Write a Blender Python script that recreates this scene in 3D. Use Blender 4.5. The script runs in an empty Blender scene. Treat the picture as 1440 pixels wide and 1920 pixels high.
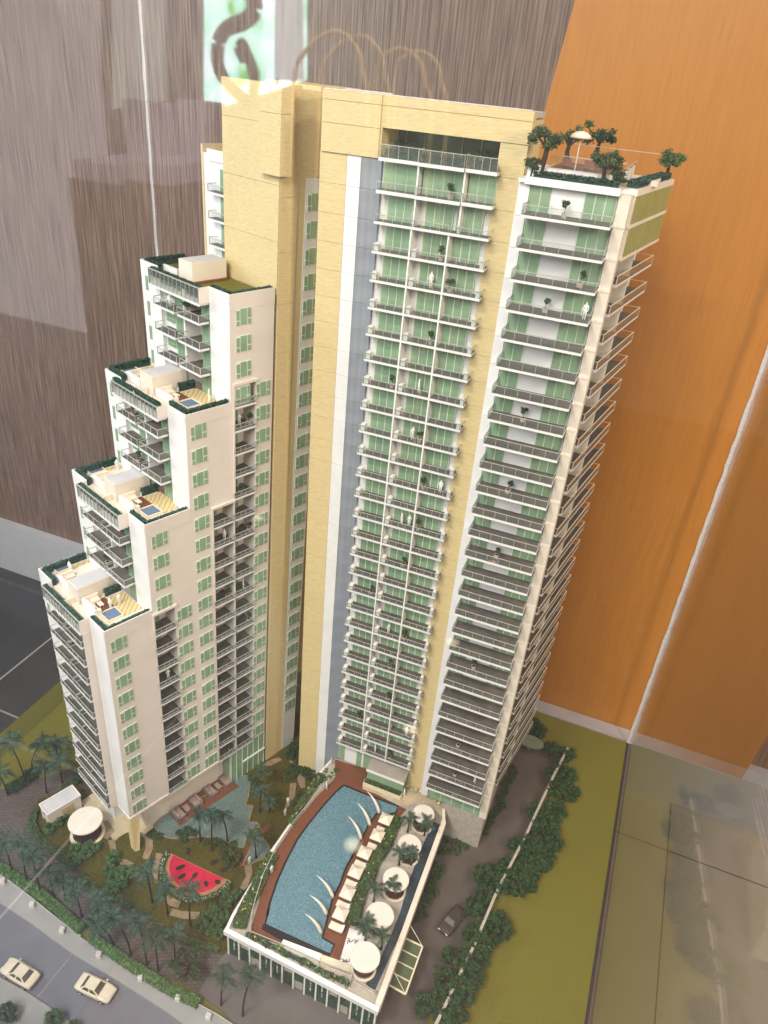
import bpy, bmesh, math, random
from mathutils import Vector, Matrix
R = math.radians
sc = bpy.context.scene
COL = sc.collection
# ------------------------------------------------------------------ camera, world, lamps, exposure
cam_d = bpy.data.cameras.new('camera'); cam = bpy.data.objects.new('camera', cam_d); COL.objects.link(cam)
cam_d.sensor_fit = 'HORIZONTAL'; cam_d.sensor_width = 36.0; cam_d.lens = 36.0 * 1407 / 1440
cam_d.clip_start = 0.05; cam_d.clip_end = 500
CR, CD, CF = (0.926035,0.368302,0.082541), (0.255428,-0.450515,-0.855449), (-0.277878,0.813259,-0.511268)
cam.matrix_world = Matrix(((CR[0], -CD[0], -CF[0], 0), (CR[1], -CD[1], -CF[1], 0), (CR[2], -CD[2], -CF[2], 11), (0, 0, 0, 1)))
sc.camera = cam
w = bpy.data.worlds.new('World'); sc.world = w; w.use_nodes = True
w.node_tree.nodes['Background'].inputs[0].default_value = (0.95, 0.93, 0.95, 1)
w.node_tree.nodes['Background'].inputs[1].default_value = 0.52
def area(name, loc, target, size, power, col, sy=None):
    d = bpy.data.lights.new(name, 'AREA'); d.energy = power; d.size = size; d.color = col
    if sy: d.shape = 'RECTANGLE'; d.size_y = sy
    o = bpy.data.objects.new(name, d); COL.objects.link(o); o.location = loc
    o.rotation_euler = (Vector(target) - Vector(loc)).to_track_quat('-Z', 'Y').to_euler()
    return o
area('warm_ceiling_lamp', (10, 1.0, 15), (-1.0, 8, 5), 2.6, 2300, (1.0, 0.82, 0.65))
area('side_window_daylight', (-20, 3, 14), (-5, 7, 4), 8, 3300, (0.86, 0.93, 1.0))
area('front_fill', (-3, -12, 20), (-2.5, 8, 5), 9, 7000, (1.0, 0.965, 0.92))  # unseen fill, added to brighten the front faces
sc.view_settings.view_transform = 'Standard'; sc.view_settings.look = 'None'
sc.view_settings.exposure = -0.52; sc.view_settings.gamma = 1.0
sc.render.engine = 'CYCLES'
sc.cycles.transparent_max_bounces = 32; sc.cycles.max_bounces = 8; sc.cycles.diffuse_bounces = 4; sc.cycles.glossy_bounces = 4
sc.cycles.use_denoising = True; sc.cycles.caustics_reflective = False; sc.cycles.caustics_refractive = False
sc.cycles.sample_clamp_indirect = 6.0
# ------------------------------------------------------------------ materials
MATS = {}
def node_mat(name):
    m = bpy.data.materials.new(name); m.use_nodes = True; MATS[name] = m
    nt = m.node_tree; return m, nt, nt.nodes['Principled BSDF']
def pm(name, col, rough=.6, spec=.3, var=.08, scale=12, bump=0, bscale=60, stretch=(1, 1, 1), col2=None, detail=4, lo=.35, hi=.65, bdist=.01):
    m, nt, b = node_mat(name); N, Lk = nt.nodes, nt.links
    b.inputs['Roughness'].default_value = rough; b.inputs['Specular IOR Level'].default_value = spec
    geo = N.new('ShaderNodeNewGeometry'); mp = N.new('ShaderNodeMapping'); mp.inputs['Scale'].default_value = stretch
    Lk.new(geo.outputs['Position'], mp.inputs['Vector'])
    if var or col2:
        nz = N.new('ShaderNodeTexNoise'); nz.inputs['Scale'].default_value = scale; nz.inputs['Detail'].default_value = detail
        Lk.new(mp.outputs[0], nz.inputs['Vector'])
        rp = N.new('ShaderNodeValToRGB')
        a = tuple(c * (1 - var) for c in col); c2 = col2 or tuple(min(1, c * (1 + var)) for c in col)
        rp.color_ramp.elements[0].position = lo; rp.color_ramp.elements[1].position = hi
        rp.color_ramp.elements[0].color = (*a, 1); rp.color_ramp.elements[1].color = (*c2, 1)
        Lk.new(nz.outputs['Fac'], rp.inputs[0]); Lk.new(rp.outputs[0], b.inputs['Base Color'])
    else:
        b.inputs['Base Color'].default_value = (*col, 1)
    if bump:
        n2 = N.new('ShaderNodeTexNoise'); n2.inputs['Scale'].default_value = bscale; n2.inputs['Detail'].default_value = 3
        Lk.new(mp.outputs[0], n2.inputs['Vector'])
        bp = N.new('ShaderNodeBump'); bp.inputs['Strength'].default_value = bump; bp.inputs['Distance'].default_value = bdist
        Lk.new(n2.outputs['Fac'], bp.inputs['Height']); Lk.new(bp.outputs[0], b.inputs['Normal'])
    return m
pm('white_paint', (.74, .73, .72), .55, .3, .04, 3)
pm('cream_paint', (.72, .64, .54), .6, .3, .05, 3)
pm('blush_paint', (.71, .635, .575), .6, .3, .035, 2.5)
pm('yellow_stone', (.58, .45, .225), .6, .25, .0, 9, .15, 40, (1.2, 1.2, 16), col2=(.67, .535, .285), detail=6, lo=.38, hi=.56)
pm('blue_grey', (.235, .26, .30), .5, .3, .05, 3)
pm('green_glass', (.235, .36, .225), .25, .5, .10, 4)
pm('olive_glass', (.25, .30, .10), .3, .5, .08, 4)
pm('dark_green_glass', (.085, .11, .06), .25, .5, .1, 4)
pm('mullion', (.74, .78, .66), .5, .3, .03)
pm('slab_floor', (.105, .092, .082), .7, .2, .15, 8)
pm('roof_grey', (.50, .49, .50), .7, .2, .05, 6)
pm('canopy_glass', (.15, .19, .14), .3, .5, .1, 6)
pm('sofa_seat', (.30, .22, .19), .8, .1, .2, 40)
pm('kiosk_roof', (.27, .24, .21), .7, .2, .06, 6)
pm('pavilion_white', (.68, .62, .55), .6, .2, .03, 6)
pm('soffit', (.62, .54, .44), .7, .2, .05)
pm('rail_metal', (.42, .42, .38), .35, .5, .03)
pm('deck_wood', (.16, .058, .030), .5, .3, .22, 30, .1, 60, (1, 6, 1))
pm('dark_wood', (.085, .035, .022), .5, .3, .25, 20)
pm('slat_wood', (.075, .030, .022), .55, .3, .25, 20)
pm('sand', (.52, .42, .22), .8, .1, .06, 8)
pm('cream_rim', (.72, .62, .47), .6, .3, .04)
pm('path_tan', (.26, .19, .125), .8, .1, .14, 14, .1, 90)
pm('plaza_tan', (.46, .38, .26), .75, .2, .10, 6)
pm('lawn', (.15, .135, .018), .95, .05, .0, 75, 1.0, 200, col2=(.29, .262, .055), detail=10, bdist=.02)
pm('garden_turf', (.066, .064, .013), .95, .05, .0, 40, .8, 200, col2=(.125, .105, .024), detail=8, bdist=.02)
pm('roof_turf', (.17, .16, .03), .95, .05, .2, 40, .8, 200)
pm('asphalt', (.150, .152, .180), .6, .3, .06, 3, .1, 120)
pm('pavement', (.30, .295, .29), .7, .25, .06, 3, .1, 120)
pm('drive', (.090, .075, .065), .65, .25, .08, 3, .06, 120)
pm('forecourt', (.115, .105, .10), .65, .25, .08, 3, .06, 120)
pm('kerb', (.40, .39, .38), .7, .2, .08)
pm('trunk', (.040, .030, .022), .85, .1, .3, 30)
pm('palm_trunk', (.030, .027, .025), .85, .1, .3, 30)
pm('pot', (.50, .40, .32), .7, .2, .06, 20)
pm('figure_white', (.80, .78, .74), .5, .3, .02)
pm('metal_white', (.72, .71, .69), .4, .4, .03)
pm('red_mat', (.50, .015, .050), .6, .2, .12, 8)
pm('rind_tan', (.36, .18, .10), .7, .2, .1, 12)
pm('seed_dark', (.030, .022, .018), .6, .2, .1)
pm('black_edge', (.012, .012, .016), .3, .5, .1)
pm('cloth_cream', (.74, .66, .54), .75, .1, .05, 10)
pm('cloth_pink', (.42, .24, .20), .8, .1, .15, 20)
pm('wicker', (.20, .16, .15), .8, .1, .3, 60)
pm('car_cream', (.70, .62, .48), .25, .5, .03)
pm('car_dark', (.050, .042, .036), .5, .25, .05)
pm('car_glass', (.10, .085, .075), .15, .6, .1)
pm('tyre', (.02, .02, .02), .8, .2, .1)
pm('lamp_red', (.25, .03, .02), .3, .5, .05)
pm('lamp_clear', (.7, .7, .66), .2, .6, .02)
pm('tile_dark', (.045, .048, .062), .18, .5, .12, .8)
pm('floor_beige', (.52, .43, .32), .25, .5, .08, .5)
pm('silicone', (.60, .56, .55), .6, .3, .12, 30, .4, 50)
pm('gap_dark', (.035, .025, .022), .6, .3, .2, 6)
pm('ledge_grey', (.36, .33, .33), .5, .3, .06, 2)
pm('skirting', (.62, .61, .64), .5, .3, .04, 2)
pm('bark_wall', (.40, .36, .31), .8, .1, .1, 12)
pm('brass', (.80, .62, .30), .3, .6, .05)
pm('sofa_cloth', (.74, .70, .84), .8, .1, .08, 3)
pm('sofa_dark', (.06, .035, .03), .5, .3, .2, 3)
pm('curtain', (.55, .53, .54), .9, .1, .1, 1, stretch=(3, 3, .2))
pm('plaster_dim', (.30, .28, .27), .8, .1, .06, .5)
pm('scroll_iron', (.05, .032, .025), .5, .3, .2, 3)
pm('flower_yellow', (.70, .50, .10), .7, .2, .1)
pm('flower_white', (.75, .75, .70), .7, .2, .1)
pm('flower_pink', (.55, .22, .20), .7, .2, .1)
GREENS = {
 'tree': [(.020, .050, .018), (.032, .075, .026), (.050, .095, .032)],
 'bright': [(.045, .10, .035), (.075, .145, .045), (.11, .175, .06)],
 'palm': [(.020, .045, .030), (.035, .070, .046), (.060, .100, .068)],
 'hedge': [(.016, .052, .040), (.028, .080, .058), (.050, .11, .082)],
 'road_hedge': [(.045, .105, .035), (.075, .16, .05), (.12, .21, .075)],
 'shrub': [(.030, .060, .022), (.055, .095, .032), (.095, .13, .045)],
}
for k, cs in GREENS.items():
    for i, c in enumerate(cs): pm('leaf_%s_%d' % (k, i), c, .7, .2, .25, 25)
GREEN = {k: ['leaf_%s_%d' % (k, i) for i in range(3)] for k in GREENS}
# veneer, pavers, pool water, acrylic, case glass
def veneer(name, dark, light, sx, roughness, sz=.25, fine=9.0, dist=3.0):
    m, nt, b = node_mat(name); N, Lk = nt.nodes, nt.links
    geo = N.new('ShaderNodeNewGeometry'); mp = N.new('ShaderNodeMapping'); mp.inputs['Scale'].default_value = (sx, sx, sz)
    Lk.new(geo.outputs['Position'], mp.inputs['Vector'])
    nz = N.new('ShaderNodeTexNoise'); nz.inputs['Scale'].default_value = 1.0; nz.inputs['Detail'].default_value = 9; nz.inputs['Roughness'].default_value = .72; nz.inputs['Distortion'].default_value = .25
    Lk.new(mp.outputs[0], nz.inputs['Vector'])
    rp = N.new('ShaderNodeValToRGB'); rp.color_ramp.elements[0].position = .38; rp.color_ramp.elements[1].position = .62
    rp.color_ramp.elements[0].color = (*dark, 1); rp.color_ramp.elements[1].color = (*light, 1)
    Lk.new(nz.outputs['Fac'], rp.inputs[0]); Lk.new(rp.outputs[0], b.inputs['Base Color'])
    b.inputs['Roughness'].default_value = roughness; b.inputs['Specular IOR Level'].default_value = .3
    return m
veneer('zebrano', (.105, .058, .044), (.36, .245, .19), 22, .45, .45)
veneer('orange_veneer', (.42, .163, .022), (.47, .192, .030), 26, .42, 1.6)
def pavers():
    m, nt, b = node_mat('pavers'); N, Lk = nt.nodes, nt.links
    geo = N.new('ShaderNodeNewGeometry'); mp = N.new('ShaderNodeMapping'); mp.inputs['Rotation'].default_value = (0, 0, R(-28)); mp.inputs['Scale'].default_value = (11, 11, 11)
    Lk.new(geo.outputs['Position'], mp.inputs['Vector'])
    br = N.new('ShaderNodeTexBrick'); br.inputs['Scale'].default_value = 1; br.inputs['Mortar Size'].default_value = .07; br.inputs['Brick Width'].default_value = .95; br.inputs['Row Height'].default_value = .55
    br.inputs['Color1'].default_value = (.110, .082, .068, 1); br.inputs['Color2'].default_value = (.080, .064, .056, 1); br.inputs['Mortar'].default_value = (.055, .046, .042, 1)
    Lk.new(mp.outputs[0], br.inputs['Vector']); Lk.new(br.outputs['Color'], b.inputs['Base Color'])
    bp = N.new('ShaderNodeBump'); bp.inputs['Strength'].default_value = .5; bp.inputs['Distance'].default_value = .01; bp.invert = True
    Lk.new(br.outputs['Fac'], bp.inputs['Height']); Lk.new(bp.outputs[0], b.inputs['Normal']); b.inputs['Roughness'].default_value = .8
pavers()
def water(name, cols, rough=.12, scale=55, bs=16):
    m, nt, b = node_mat(name); N, Lk = nt.nodes, nt.links
    geo = N.new('ShaderNodeNewGeometry')
    nz = N.new('ShaderNodeTexNoise'); nz.inputs['Scale'].default_value = scale; nz.inputs['Detail'].default_value = 5; nz.inputs['Roughness'].default_value = .7
    Lk.new(geo.outputs['Position'], nz.inputs['Vector'])
    rp = N.new('ShaderNodeValToRGB'); e = rp.color_ramp.elements
    e[0].position = .30; e[0].color = (*cols[0], 1); e[1].position = .72; e[1].color = (*cols[2], 1); x = e.new(.5); x.color = (*cols[1], 1)
    Lk.new(nz.outputs['Fac'], rp.inputs[0]); Lk.new(rp.outputs[0], b.inputs['Base Color'])
    n2 = N.new('ShaderNodeTexNoise'); n2.inputs['Scale'].default_value = bs; Lk.new(geo.outputs['Position'], n2.inputs['Vector'])
    bp = N.new('ShaderNodeBump'); bp.inputs['Strength'].default_value = .25; bp.inputs['Distance'].default_value = .01
    Lk.new(n2.outputs['Fac'], bp.inputs['Height']); Lk.new(bp.outputs[0], b.inputs['Normal'])
    b.inputs['Roughness'].default_value = rough; b.inputs['Specular IOR Level'].default_value = .5
water('pool_water', ((.052, .125, .175), (.100, .20, .255), (.22, .345, .375)), .2, 48)
water('lagoon_water', ((.07, .11, .11), (.12, .175, .17), (.21, .27, .25)), .25, 45)
water('plunge_water', ((.07, .12, .20), (.11, .17, .27), (.17, .24, .34)), .2, 60)
water('channel_water', ((.015, .028, .040), (.03, .05, .065), (.07, .10, .12)), .15, 45)
def stripes(name, c1, c2, rot, scale):
    m, nt, b = node_mat(name); N, Lk = nt.nodes, nt.links
    geo = N.new('ShaderNodeNewGeometry'); mp = N.new('ShaderNodeMapping'); mp.inputs['Rotation'].default_value = (0, 0, rot)
    Lk.new(geo.outputs['Position'], mp.inputs['Vector'])
    wv = N.new('ShaderNodeTexWave'); wv.inputs['Scale'].default_value = scale; wv.inputs['Distortion'].default_value = 2.2; wv.inputs['Detail'].default_value = 1; wv.inputs['Detail Scale'].default_value = 1.4
    Lk.new(mp.outputs[0], wv.inputs['Vector'])
    rp = N.new('ShaderNodeValToRGB'); rp.color_ramp.elements[0].color = (*c1, 1); rp.color_ramp.elements[1].color = (*c2, 1)
    Lk.new(wv.outputs['Fac'], rp.inputs[0]); Lk.new(rp.outputs[0], b.inputs['Base Color']); b.inputs['Roughness'].default_value = .8
stripes('wave_sand', (.46, .34, .15), (.64, .53, .30), R(-22), 5.5)
def clear(name, f0, tint, haze, rough=0.02, power=5.0):
    m, nt, b = node_mat(name); N, Lk = nt.nodes, nt.links; N.remove(b)
    out = N['Material Output']
    tr = N.new('ShaderNodeBsdfTransparent'); tr.inputs[0].default_value = (*tint, 1)
    gl = N.new('ShaderNodeBsdfGlossy'); gl.inputs['Roughness'].default_value = rough
    lw = N.new('ShaderNodeLayerWeight'); lw.inputs['Blend'].default_value = .5
    pw = N.new('ShaderNodeMath'); pw.operation = 'POWER'; pw.inputs[1].default_value = power; Lk.new(lw.outputs['Facing'], pw.inputs[0])
    ml = N.new('ShaderNodeMath'); ml.operation = 'MULTIPLY_ADD'; ml.inputs[1].default_value = 1 - f0; ml.inputs[2].default_value = f0; Lk.new(pw.outputs[0], ml.inputs[0])
    mx = N.new('ShaderNodeMixShader'); Lk.new(ml.outputs[0], mx.inputs[0]); Lk.new(tr.outputs[0], mx.inputs[1]); Lk.new(gl.outputs[0], mx.inputs[2])
    last = mx
    if haze:
        df = N.new('ShaderNodeBsdfDiffuse'); df.inputs[0].default_value = (.75, .75, .72, 1)
        m2 = N.new('ShaderNodeMixShader'); m2.inputs[0].default_value = haze; Lk.new(mx.outputs[0], m2.inputs[1]); Lk.new(df.outputs[0], m2.inputs[2]); last = m2
    Lk.new(last.outputs[0], out.inputs[0])
clear('case_glass', .045, (.985, .99, .985), .005, .025)  # faint diffuse haze mixed in to give a milky veil
clear('acrylic', .035, (.93, .95, .94), .035)
def emit(name, col, s):
    m, nt, b = node_mat(name); N, Lk = nt.nodes, nt.links; N.remove(b)
    e = N.new('ShaderNodeEmission'); e.inputs[0].default_value = (*col, 1); e.inputs[1].default_value = s; Lk.new(e.outputs[0], N['Material Output'].inputs[0])
# ------------------------------------------------------------------ mesh helpers
class MB:
    def __init__(s, fn=None): s.v, s.f, s.m, s.mn, s.fn = [], [], [], [], fn
    def mi(s, name):
        if name not in s.mn: s.mn.append(name)
        return s.mn.index(name)
    def add(s, vs, fs, mat):
        k = len(s.v); i = s.mi(mat)
        s.v += [s.fn(*p) if s.fn else tuple(p) for p in vs]
        s.f += [tuple(k + a for a in f) for f in fs]; s.m += [i] * len(fs)
        return s
    def box(s, x0, x1, y0, y1, z0, z1, mat):
        return s.add([(x0, y0, z0), (x1, y0, z0), (x1, y1, z0), (x0, y1, z0), (x0, y0, z1), (x1, y0, z1), (x1, y1, z1), (x0, y1, z1)],
              [(0, 3, 2, 1), (4, 5, 6, 7), (0, 1, 5, 4), (1, 2, 6, 5), (2, 3, 7, 6), (3, 0, 4, 7)], mat)
    def prism(s, poly, z0, z1, mat, side=None):
        n = len(poly)
        s.add([(p[0], p[1], z1) for p in poly], [tuple(range(n))], mat)
        s.add([(p[0], p[1], z0) for p in poly], [tuple(reversed(range(n)))], side or mat)
        s.add([(p[0], p[1], z0) for p in poly] + [(p[0], p[1], z1) for p in poly], [(i, (i + 1) % n, n + (i + 1) % n, n + i) for i in range(n)], side or mat)
        return s
    def cyl(s, c, rx, z0, z1, mat, n=16, ry=None, r2=None, cap=True, a0=0):
        ry = ry or rx; k = (r2 if r2 is not None else rx) / rx if rx else 1
        lo = [(c[0] + rx * math.cos(a0 + 2 * math.pi * i / n), c[1] + ry * math.sin(a0 + 2 * math.pi * i / n), z0) for i in range(n)]
        hi = [(c[0] + k * rx * math.cos(a0 + 2 * math.pi * i / n), c[1] + k * ry * math.sin(a0 + 2 * math.pi * i / n), z1) for i in range(n)]
        fs = [(i, (i + 1) % n, n + (i + 1) % n, n + i) for i in range(n)]
        if cap: fs += [tuple(reversed(range(n))), tuple(range(n, 2 * n))]
        return s.add(lo + hi, fs, mat)
    def tube(s, pts, rs, mat, n=6):
        pts = [Vector(p) for p in pts]; ring = []; rs = rs if isinstance(rs, (list, tuple)) else [rs] * len(pts)
        for i, p in enumerate(pts):
            d = (pts[min(i + 1, len(pts) - 1)] - pts[max(i - 1, 0)]).normalized()
            a = d.cross(Vector((0, 0, 1))) if abs(d.z) < .95 else d.cross(Vector((1, 0, 0))); a.normalize(); b = d.cross(a)
            ring += [tuple(p + rs[i] * (math.cos(2 * math.pi * j / n) * a + math.sin(2 * math.pi * j / n) * b)) for j in range(n)]
        fs = [(i * n + j, i * n + (j + 1) % n, (i + 1) * n + (j + 1) % n, (i + 1) * n + j) for i in range(len(pts) - 1) for j in range(n)]
        fs += [tuple(reversed(range(n))), tuple((len(pts) - 1) * n + j for j in range(n))]
        return s.add(ring, fs, mat)
    def bar(s, a, b, w, h, mat):
        a, b = Vector(a), Vector(b); d = (b - a).normalized(); x = d.cross(Vector((0, 0, 1)))
        if x.length < 1e-4: x = Vector((1, 0, 0))
        x.normalize(); y = x.cross(d); q = []
        for p in (a, b): q += [tuple(p + sx * x * w / 2 + sy * y * h / 2) for sx, sy in ((-1, -1), (1, -1), (1, 1), (-1, 1))]
        return s.add(q, [(3, 2, 1, 0), (4, 5, 6, 7), (0, 1, 5, 4), (1, 2, 6, 5), (2, 3, 7, 6), (3, 0, 4, 7)], mat)
    def ribbon(s, path, wid, z0, z1, mat, side=None):
        L_, R_ = [], []
        for i, p in enumerate(path):
            a, b = Vector(path[max(i - 1, 0)]), Vector(path[min(i + 1, len(path) - 1)]); d = (b - a); d = Vector((-d.y, d.x)).normalized() * wid / 2
            L_.append((p[0] + d.x, p[1] + d.y)); R_.append((p[0] - d.x, p[1] - d.y))
        for i in range(len(path) - 1):
            s.prism([R_[i], R_[i + 1], L_[i + 1], L_[i]], z0, z1, mat, side)
        return s
    def mesh(s, name, org=(0, 0, 0), smooth=False):
        me = bpy.data.meshes.new(name)
        me.from_pydata([(p[0] - org[0], p[1] - org[1], p[2] - org[2]) for p in s.v], [], s.f)
        for n in s.mn: me.materials.append(MATS[n])
        me.polygons.foreach_set('material_index', s.m)
        if smooth: me.polygons.foreach_set('use_smooth', [True] * len(s.f))
        me.update(); return me
    def leaf(s, p, nrm, size, rng, mat):
        a = nrm.cross(Vector((rng.uniform(-1, 1), rng.uniform(-1, 1), rng.uniform(-1, 1))))
        if a.length < 1e-4: a = Vector((1, 0, 0))
        a.normalize(); b = nrm.cross(a); q = size * rng.uniform(.7, 1.3)
        s.add([tuple(p - a * q * .5), tuple(p + b * q * .33), tuple(p + a * q * .6 + nrm * q * .18), tuple(p - b * q * .33)], [(0, 1, 2, 3)], mat)
WL = {}
def obj(name, me, parent=None, loc=(0, 0, 0), rot=None, scl=None):
    o = bpy.data.objects.new(name, me); COL.objects.link(o)
    wl = Vector(loc)
    if parent: o.parent = parent; o.location = wl - WL[parent.name]
    else: o.location = wl
    if rot is not None: o.rotation_euler = rot if isinstance(rot, tuple) else (0, 0, rot)
    if scl is not None: o.scale = scl if isinstance(scl, tuple) else (scl, scl, scl)
    WL[o.name] = wl; return o
def tag(o, label=None, cat=None, group=None, kind=None):
    if label: o['label'] = label
    if cat: o['category'] = cat
    if group: o['group'] = group
    if kind: o['kind'] = kind
    return o
def thing(name, label, cat, loc=(0, 0, 0), group=None, rot=None):
    o = obj(name, None, None, loc, rot); o.empty_display_size = .1
    return tag(o, label, cat, group)
def part(name, mb, root, smooth=False):           # mb in scene coordinates, baked relative to its root
    return obj(name, mb.mesh(name, WL[root.name], smooth), root, WL[root.name])
def local(name, mb, root, smooth=False):          # mb in the root's own coordinates
    return obj(name, mb.mesh(name, (0, 0, 0), smooth), root, WL[root.name])
def top(name, mb, label, cat, group=None, org=None, smooth=False):
    org = org or tuple(sum(p[i] for p in mb.v) / len(mb.v) for i in range(2)) + (min(p[2] for p in mb.v),)
    return tag(obj(name, mb.mesh(name, org, smooth), None, org), label, cat, group)
def struct(name, mb): return tag(obj(name, mb.mesh(name)), kind='structure')
ORD = 'first second third fourth fifth sixth seventh eighth ninth tenth eleventh twelfth thirteenth fourteenth fifteenth sixteenth seventeenth eighteenth nineteenth twentieth twenty-first twenty-second twenty-third twenty-fourth twenty-fifth twenty-sixth twenty-seventh twenty-eighth twenty-ninth thirtieth thirty-first thirty-second thirty-third thirty-fourth'.split()
def clump(mb, c, r, n, size, rng, mats, squash=.8):
    c = Vector(c)
    for _ in range(n):
        d = Vector((rng.gauss(0, 1), rng.gauss(0, 1), rng.gauss(0, 1))).normalized()
        rad = r * (rng.random() ** .4)
        p = c + Vector((d.x * rad, d.y * rad, d.z * rad * squash))
        nn = (d + Vector((rng.uniform(-.7, .7), rng.uniform(-.7, .7), rng.uniform(-.2, .9)))).normalized()
        mb.leaf(p, nn, size, rng, mats[min(2, int(rng.random() * 3))])
# ================================================================== stepped tower (left), own frame: s along the left face, t along the blush face
OX, OY = -5.608, 5.81
UX, UY, VX, VY = -.92728, .37437, .37437, .92728
def LT(s, t, z):
    a = s * (1 + .020 * (z - 5)); b = t * (1 + .0075 * (z - 5))
    return (OX + a * UX + b * VX, OY + a * UY + b * VY, z)
LROOT = LT(0, 0, 0)
LANG = math.atan2(VY, VX)
def lv(n): return .775 + .3245 * n if n <= 10 else 4.02 + .337 * (n - 10)
T0 = [0, .70, 1.36, 2.02, 2.69]; TOP = [4.465, 5.805, 7.125, 8.50]; LEV = [(0, 10), (11, 14), (15, 18), (19, 22)]; TER = [lv(11), lv(15), lv(19), lv(23)]
SW = 1.84
left = thing('stepped_tower', 'stepped white and blush apartment tower with roof terraces on the left', 'model tower', LROOT)
def lbox(*a): return MB(LT).box(*a)
# bodies between the recessed balcony columns
def lwalls(mb, i, t0, t1):
    """one step: white left face, blush right face, cut by balcony recesses"""
    zt, zb = TOP[i], (.76 if i < 3 else .0)
    return mb
w_ = MB(LT)
cols = [(0, .70, 0.70), ]
# blush wall strips (s=0 plane is their outer face), recess columns: (t0, t1, z_top, z_bottom)
REC = [(.715, 1.04, 4.36, .76), (1.71, 2.045, 5.66, .76), (2.075, 2.41, 7.34, .76)]
def step_at(t):
    for i in range(4):
        if t < T0[i + 1] - 1e-6: return i
edges = sorted(set(T0 + [t + .31 for t in T0[:4]] + [r[0] for r in REC] + [r[1] for r in REC]))
for a, b in zip(edges[:-1], edges[1:]):
    i = step_at((a + b) / 2); zt = TOP[i]; rec = [r for r in REC if r[0] <= a + 1e-6 and r[1] >= b - 1e-6]
    sm_ = 1.0 if (a + b) / 2 > T0[i] + .31 else .30
    if rec:
        w_.box(0, .25, a, b, rec[0][2], TER[i] - .031, 'blush_paint'); w_.box(.25, sm_, a, b, .76, TER[i] - .031, 'blush_paint')
    else: w_.box(0, sm_, a, b, .76, TER[i] - .031, 'blush_paint')
o = part('blush_wall', w_, left)
for i in range(4):
    m = MB(LT); zb = .76 if i == 0 else TER[i - 1] + .001
    pt = T0[i]; ze = TER[i] - .031
    m.box(0.003, .385, pt - .004, pt + .3, zb, ze, 'white_paint')           # pier at the corner
    m.box(1.43, SW, pt - .004, pt + .3, zb, ze, 'white_paint')              # pier at the far end
    m.box(.868, .898, pt - .03, pt + .3, zb, ze, 'white_paint')
    m.box(.385, .63, pt + .05, pt + .3, zb, ze, 'cream_paint')              # wall beside the loggia
    m.box(.63, .868, pt + .20, pt + .3, zb, ze, 'cream_paint')              # back of the loggia
    m.box(1.002, SW, pt + .302, T0[i + 1] - .005, zb, ze, 'white_paint')
    part('white_wall', m, left)
    r = MB(LT); zt, zf = TOP[i], TER[i]; t1 = T0[i + 1]
    r.box(.0, SW, pt, t1, zf - .03, zf, 'roof_turf' if i == 3 else 'cream_paint')
    part('terrace_floor', r, left)
    p = MB(LT)                                                                   # parapet
    p.box(-.004, .012, pt, t1, zf - .10, zt, 'blush_paint'); p.box(.012, .40, pt - .006, pt + .012, zf - .10, zt, 'white_paint')
    p.box(1.46, SW, pt - .006, pt + .012, zf - .10, zt, 'white_paint'); p.box(SW - .012, SW, pt + .012, t1, zf - .10, zt, 'white_paint')
    p.box(.385, .40, pt - .14, pt - .006, zf - .10, zt, 'blush_paint'); p.box(1.45, 1.462, pt - .14, pt - .006, zf - .10, zt, 'white_paint')
    p.box(.40, 1.45, pt - .14, pt + .012, zf - .125, zf - .10, 'metal_white')
    part('parapet', p, left)
    g = MB(LT); n = 12
    g.box(.402, 1.448, pt - .142, pt - .136, zf - .10, zt - .012, 'acrylic')
    q = MB(LT).box(.395, 1.455, pt - .146, pt - .132, zt - .012, zt, 'rail_metal').box(.395, 1.455, pt - .148, pt - .130, zf - .128, zf - .098, 'metal_white')
    for k in range(n + 1): q.box(.402 + k * .0868, .4045 + k * .0868, pt - .146, pt - .134, zf - .10, zt - .01, 'rail_metal')
    rr = part('planter_railing', q, left); obj('glass_panel', g.mesh('glass_panel', LROOT), rr, LROOT)
# side wall of the projecting bay on the lowest step
part('bay_side_wall', lbox(.380, .398, -.12, -.002, .76, TER[0] - .10, 'blush_paint'), left)
# balconies of the left face
slab_m, rail_m, glp_m, door_m, pane_m, bayw_m, bpane_m = {}, None, None, None, None, None, None
def Lv(p):                                        # a direction in the tower's frame
    return p
def lf(ds, dt, dz): return (ds * UX + dt * VX, ds * UY + dt * VY, dz)
sm = MB(lf).box(0, .475, -.155, .0, -.03, 0, 'metal_white').box(.004, .471, -.15, .20, -.002, .004, 'slab_floor').mesh('balcony_slab')
rm = MB(lf).box(0, .475, -.155, -.147, .088, .096, 'rail_metal').box(0, .008, -.155, 0, .088, .096, 'rail_metal').box(.467, .475, -.155, 0, .088, .096, 'rail_metal')
for k in range(4): rm.box(.467 * k / 3, .467 * k / 3 + .008, -.155, -.147, .004, .09, 'rail_metal')
rm = rm.mesh('balcony_railing')
gm = MB(lf).box(.008, .467, -.153, -.149, .006, .088, 'acrylic').box(.002, .005, -.147, 0, .006, .088, 'acrylic').mesh('glass_panel')
dm = MB(lf).box(0, .20, -.012, 0, 0, .285, 'mullion').mesh('glass_door')
pnm = MB(lf).box(0, .056, -.018, -.012, .006, .278, 'green_glass').mesh('pane')
dm2 = MB(lf).box(0, .26, -.012, 0, 0, .285, 'mullion').mesh('glass_door')
pnm2 = MB(lf).box(0, .058, -.018, -.012, .006, .278, 'green_glass').mesh('pane')
wm = MB(lf).box(0, .19, -.010, 0, .07, .26, 'mullion').mesh('bay_window')
wpm = MB(lf).box(0, .055, -.016, -.010, .13, .252, 'green_glass').box(0, .055, -.016, -.010, .078, .122, 'green_glass').mesh('side_pane')
def L0(s, t, z): return LT(s, t, z)
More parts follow.
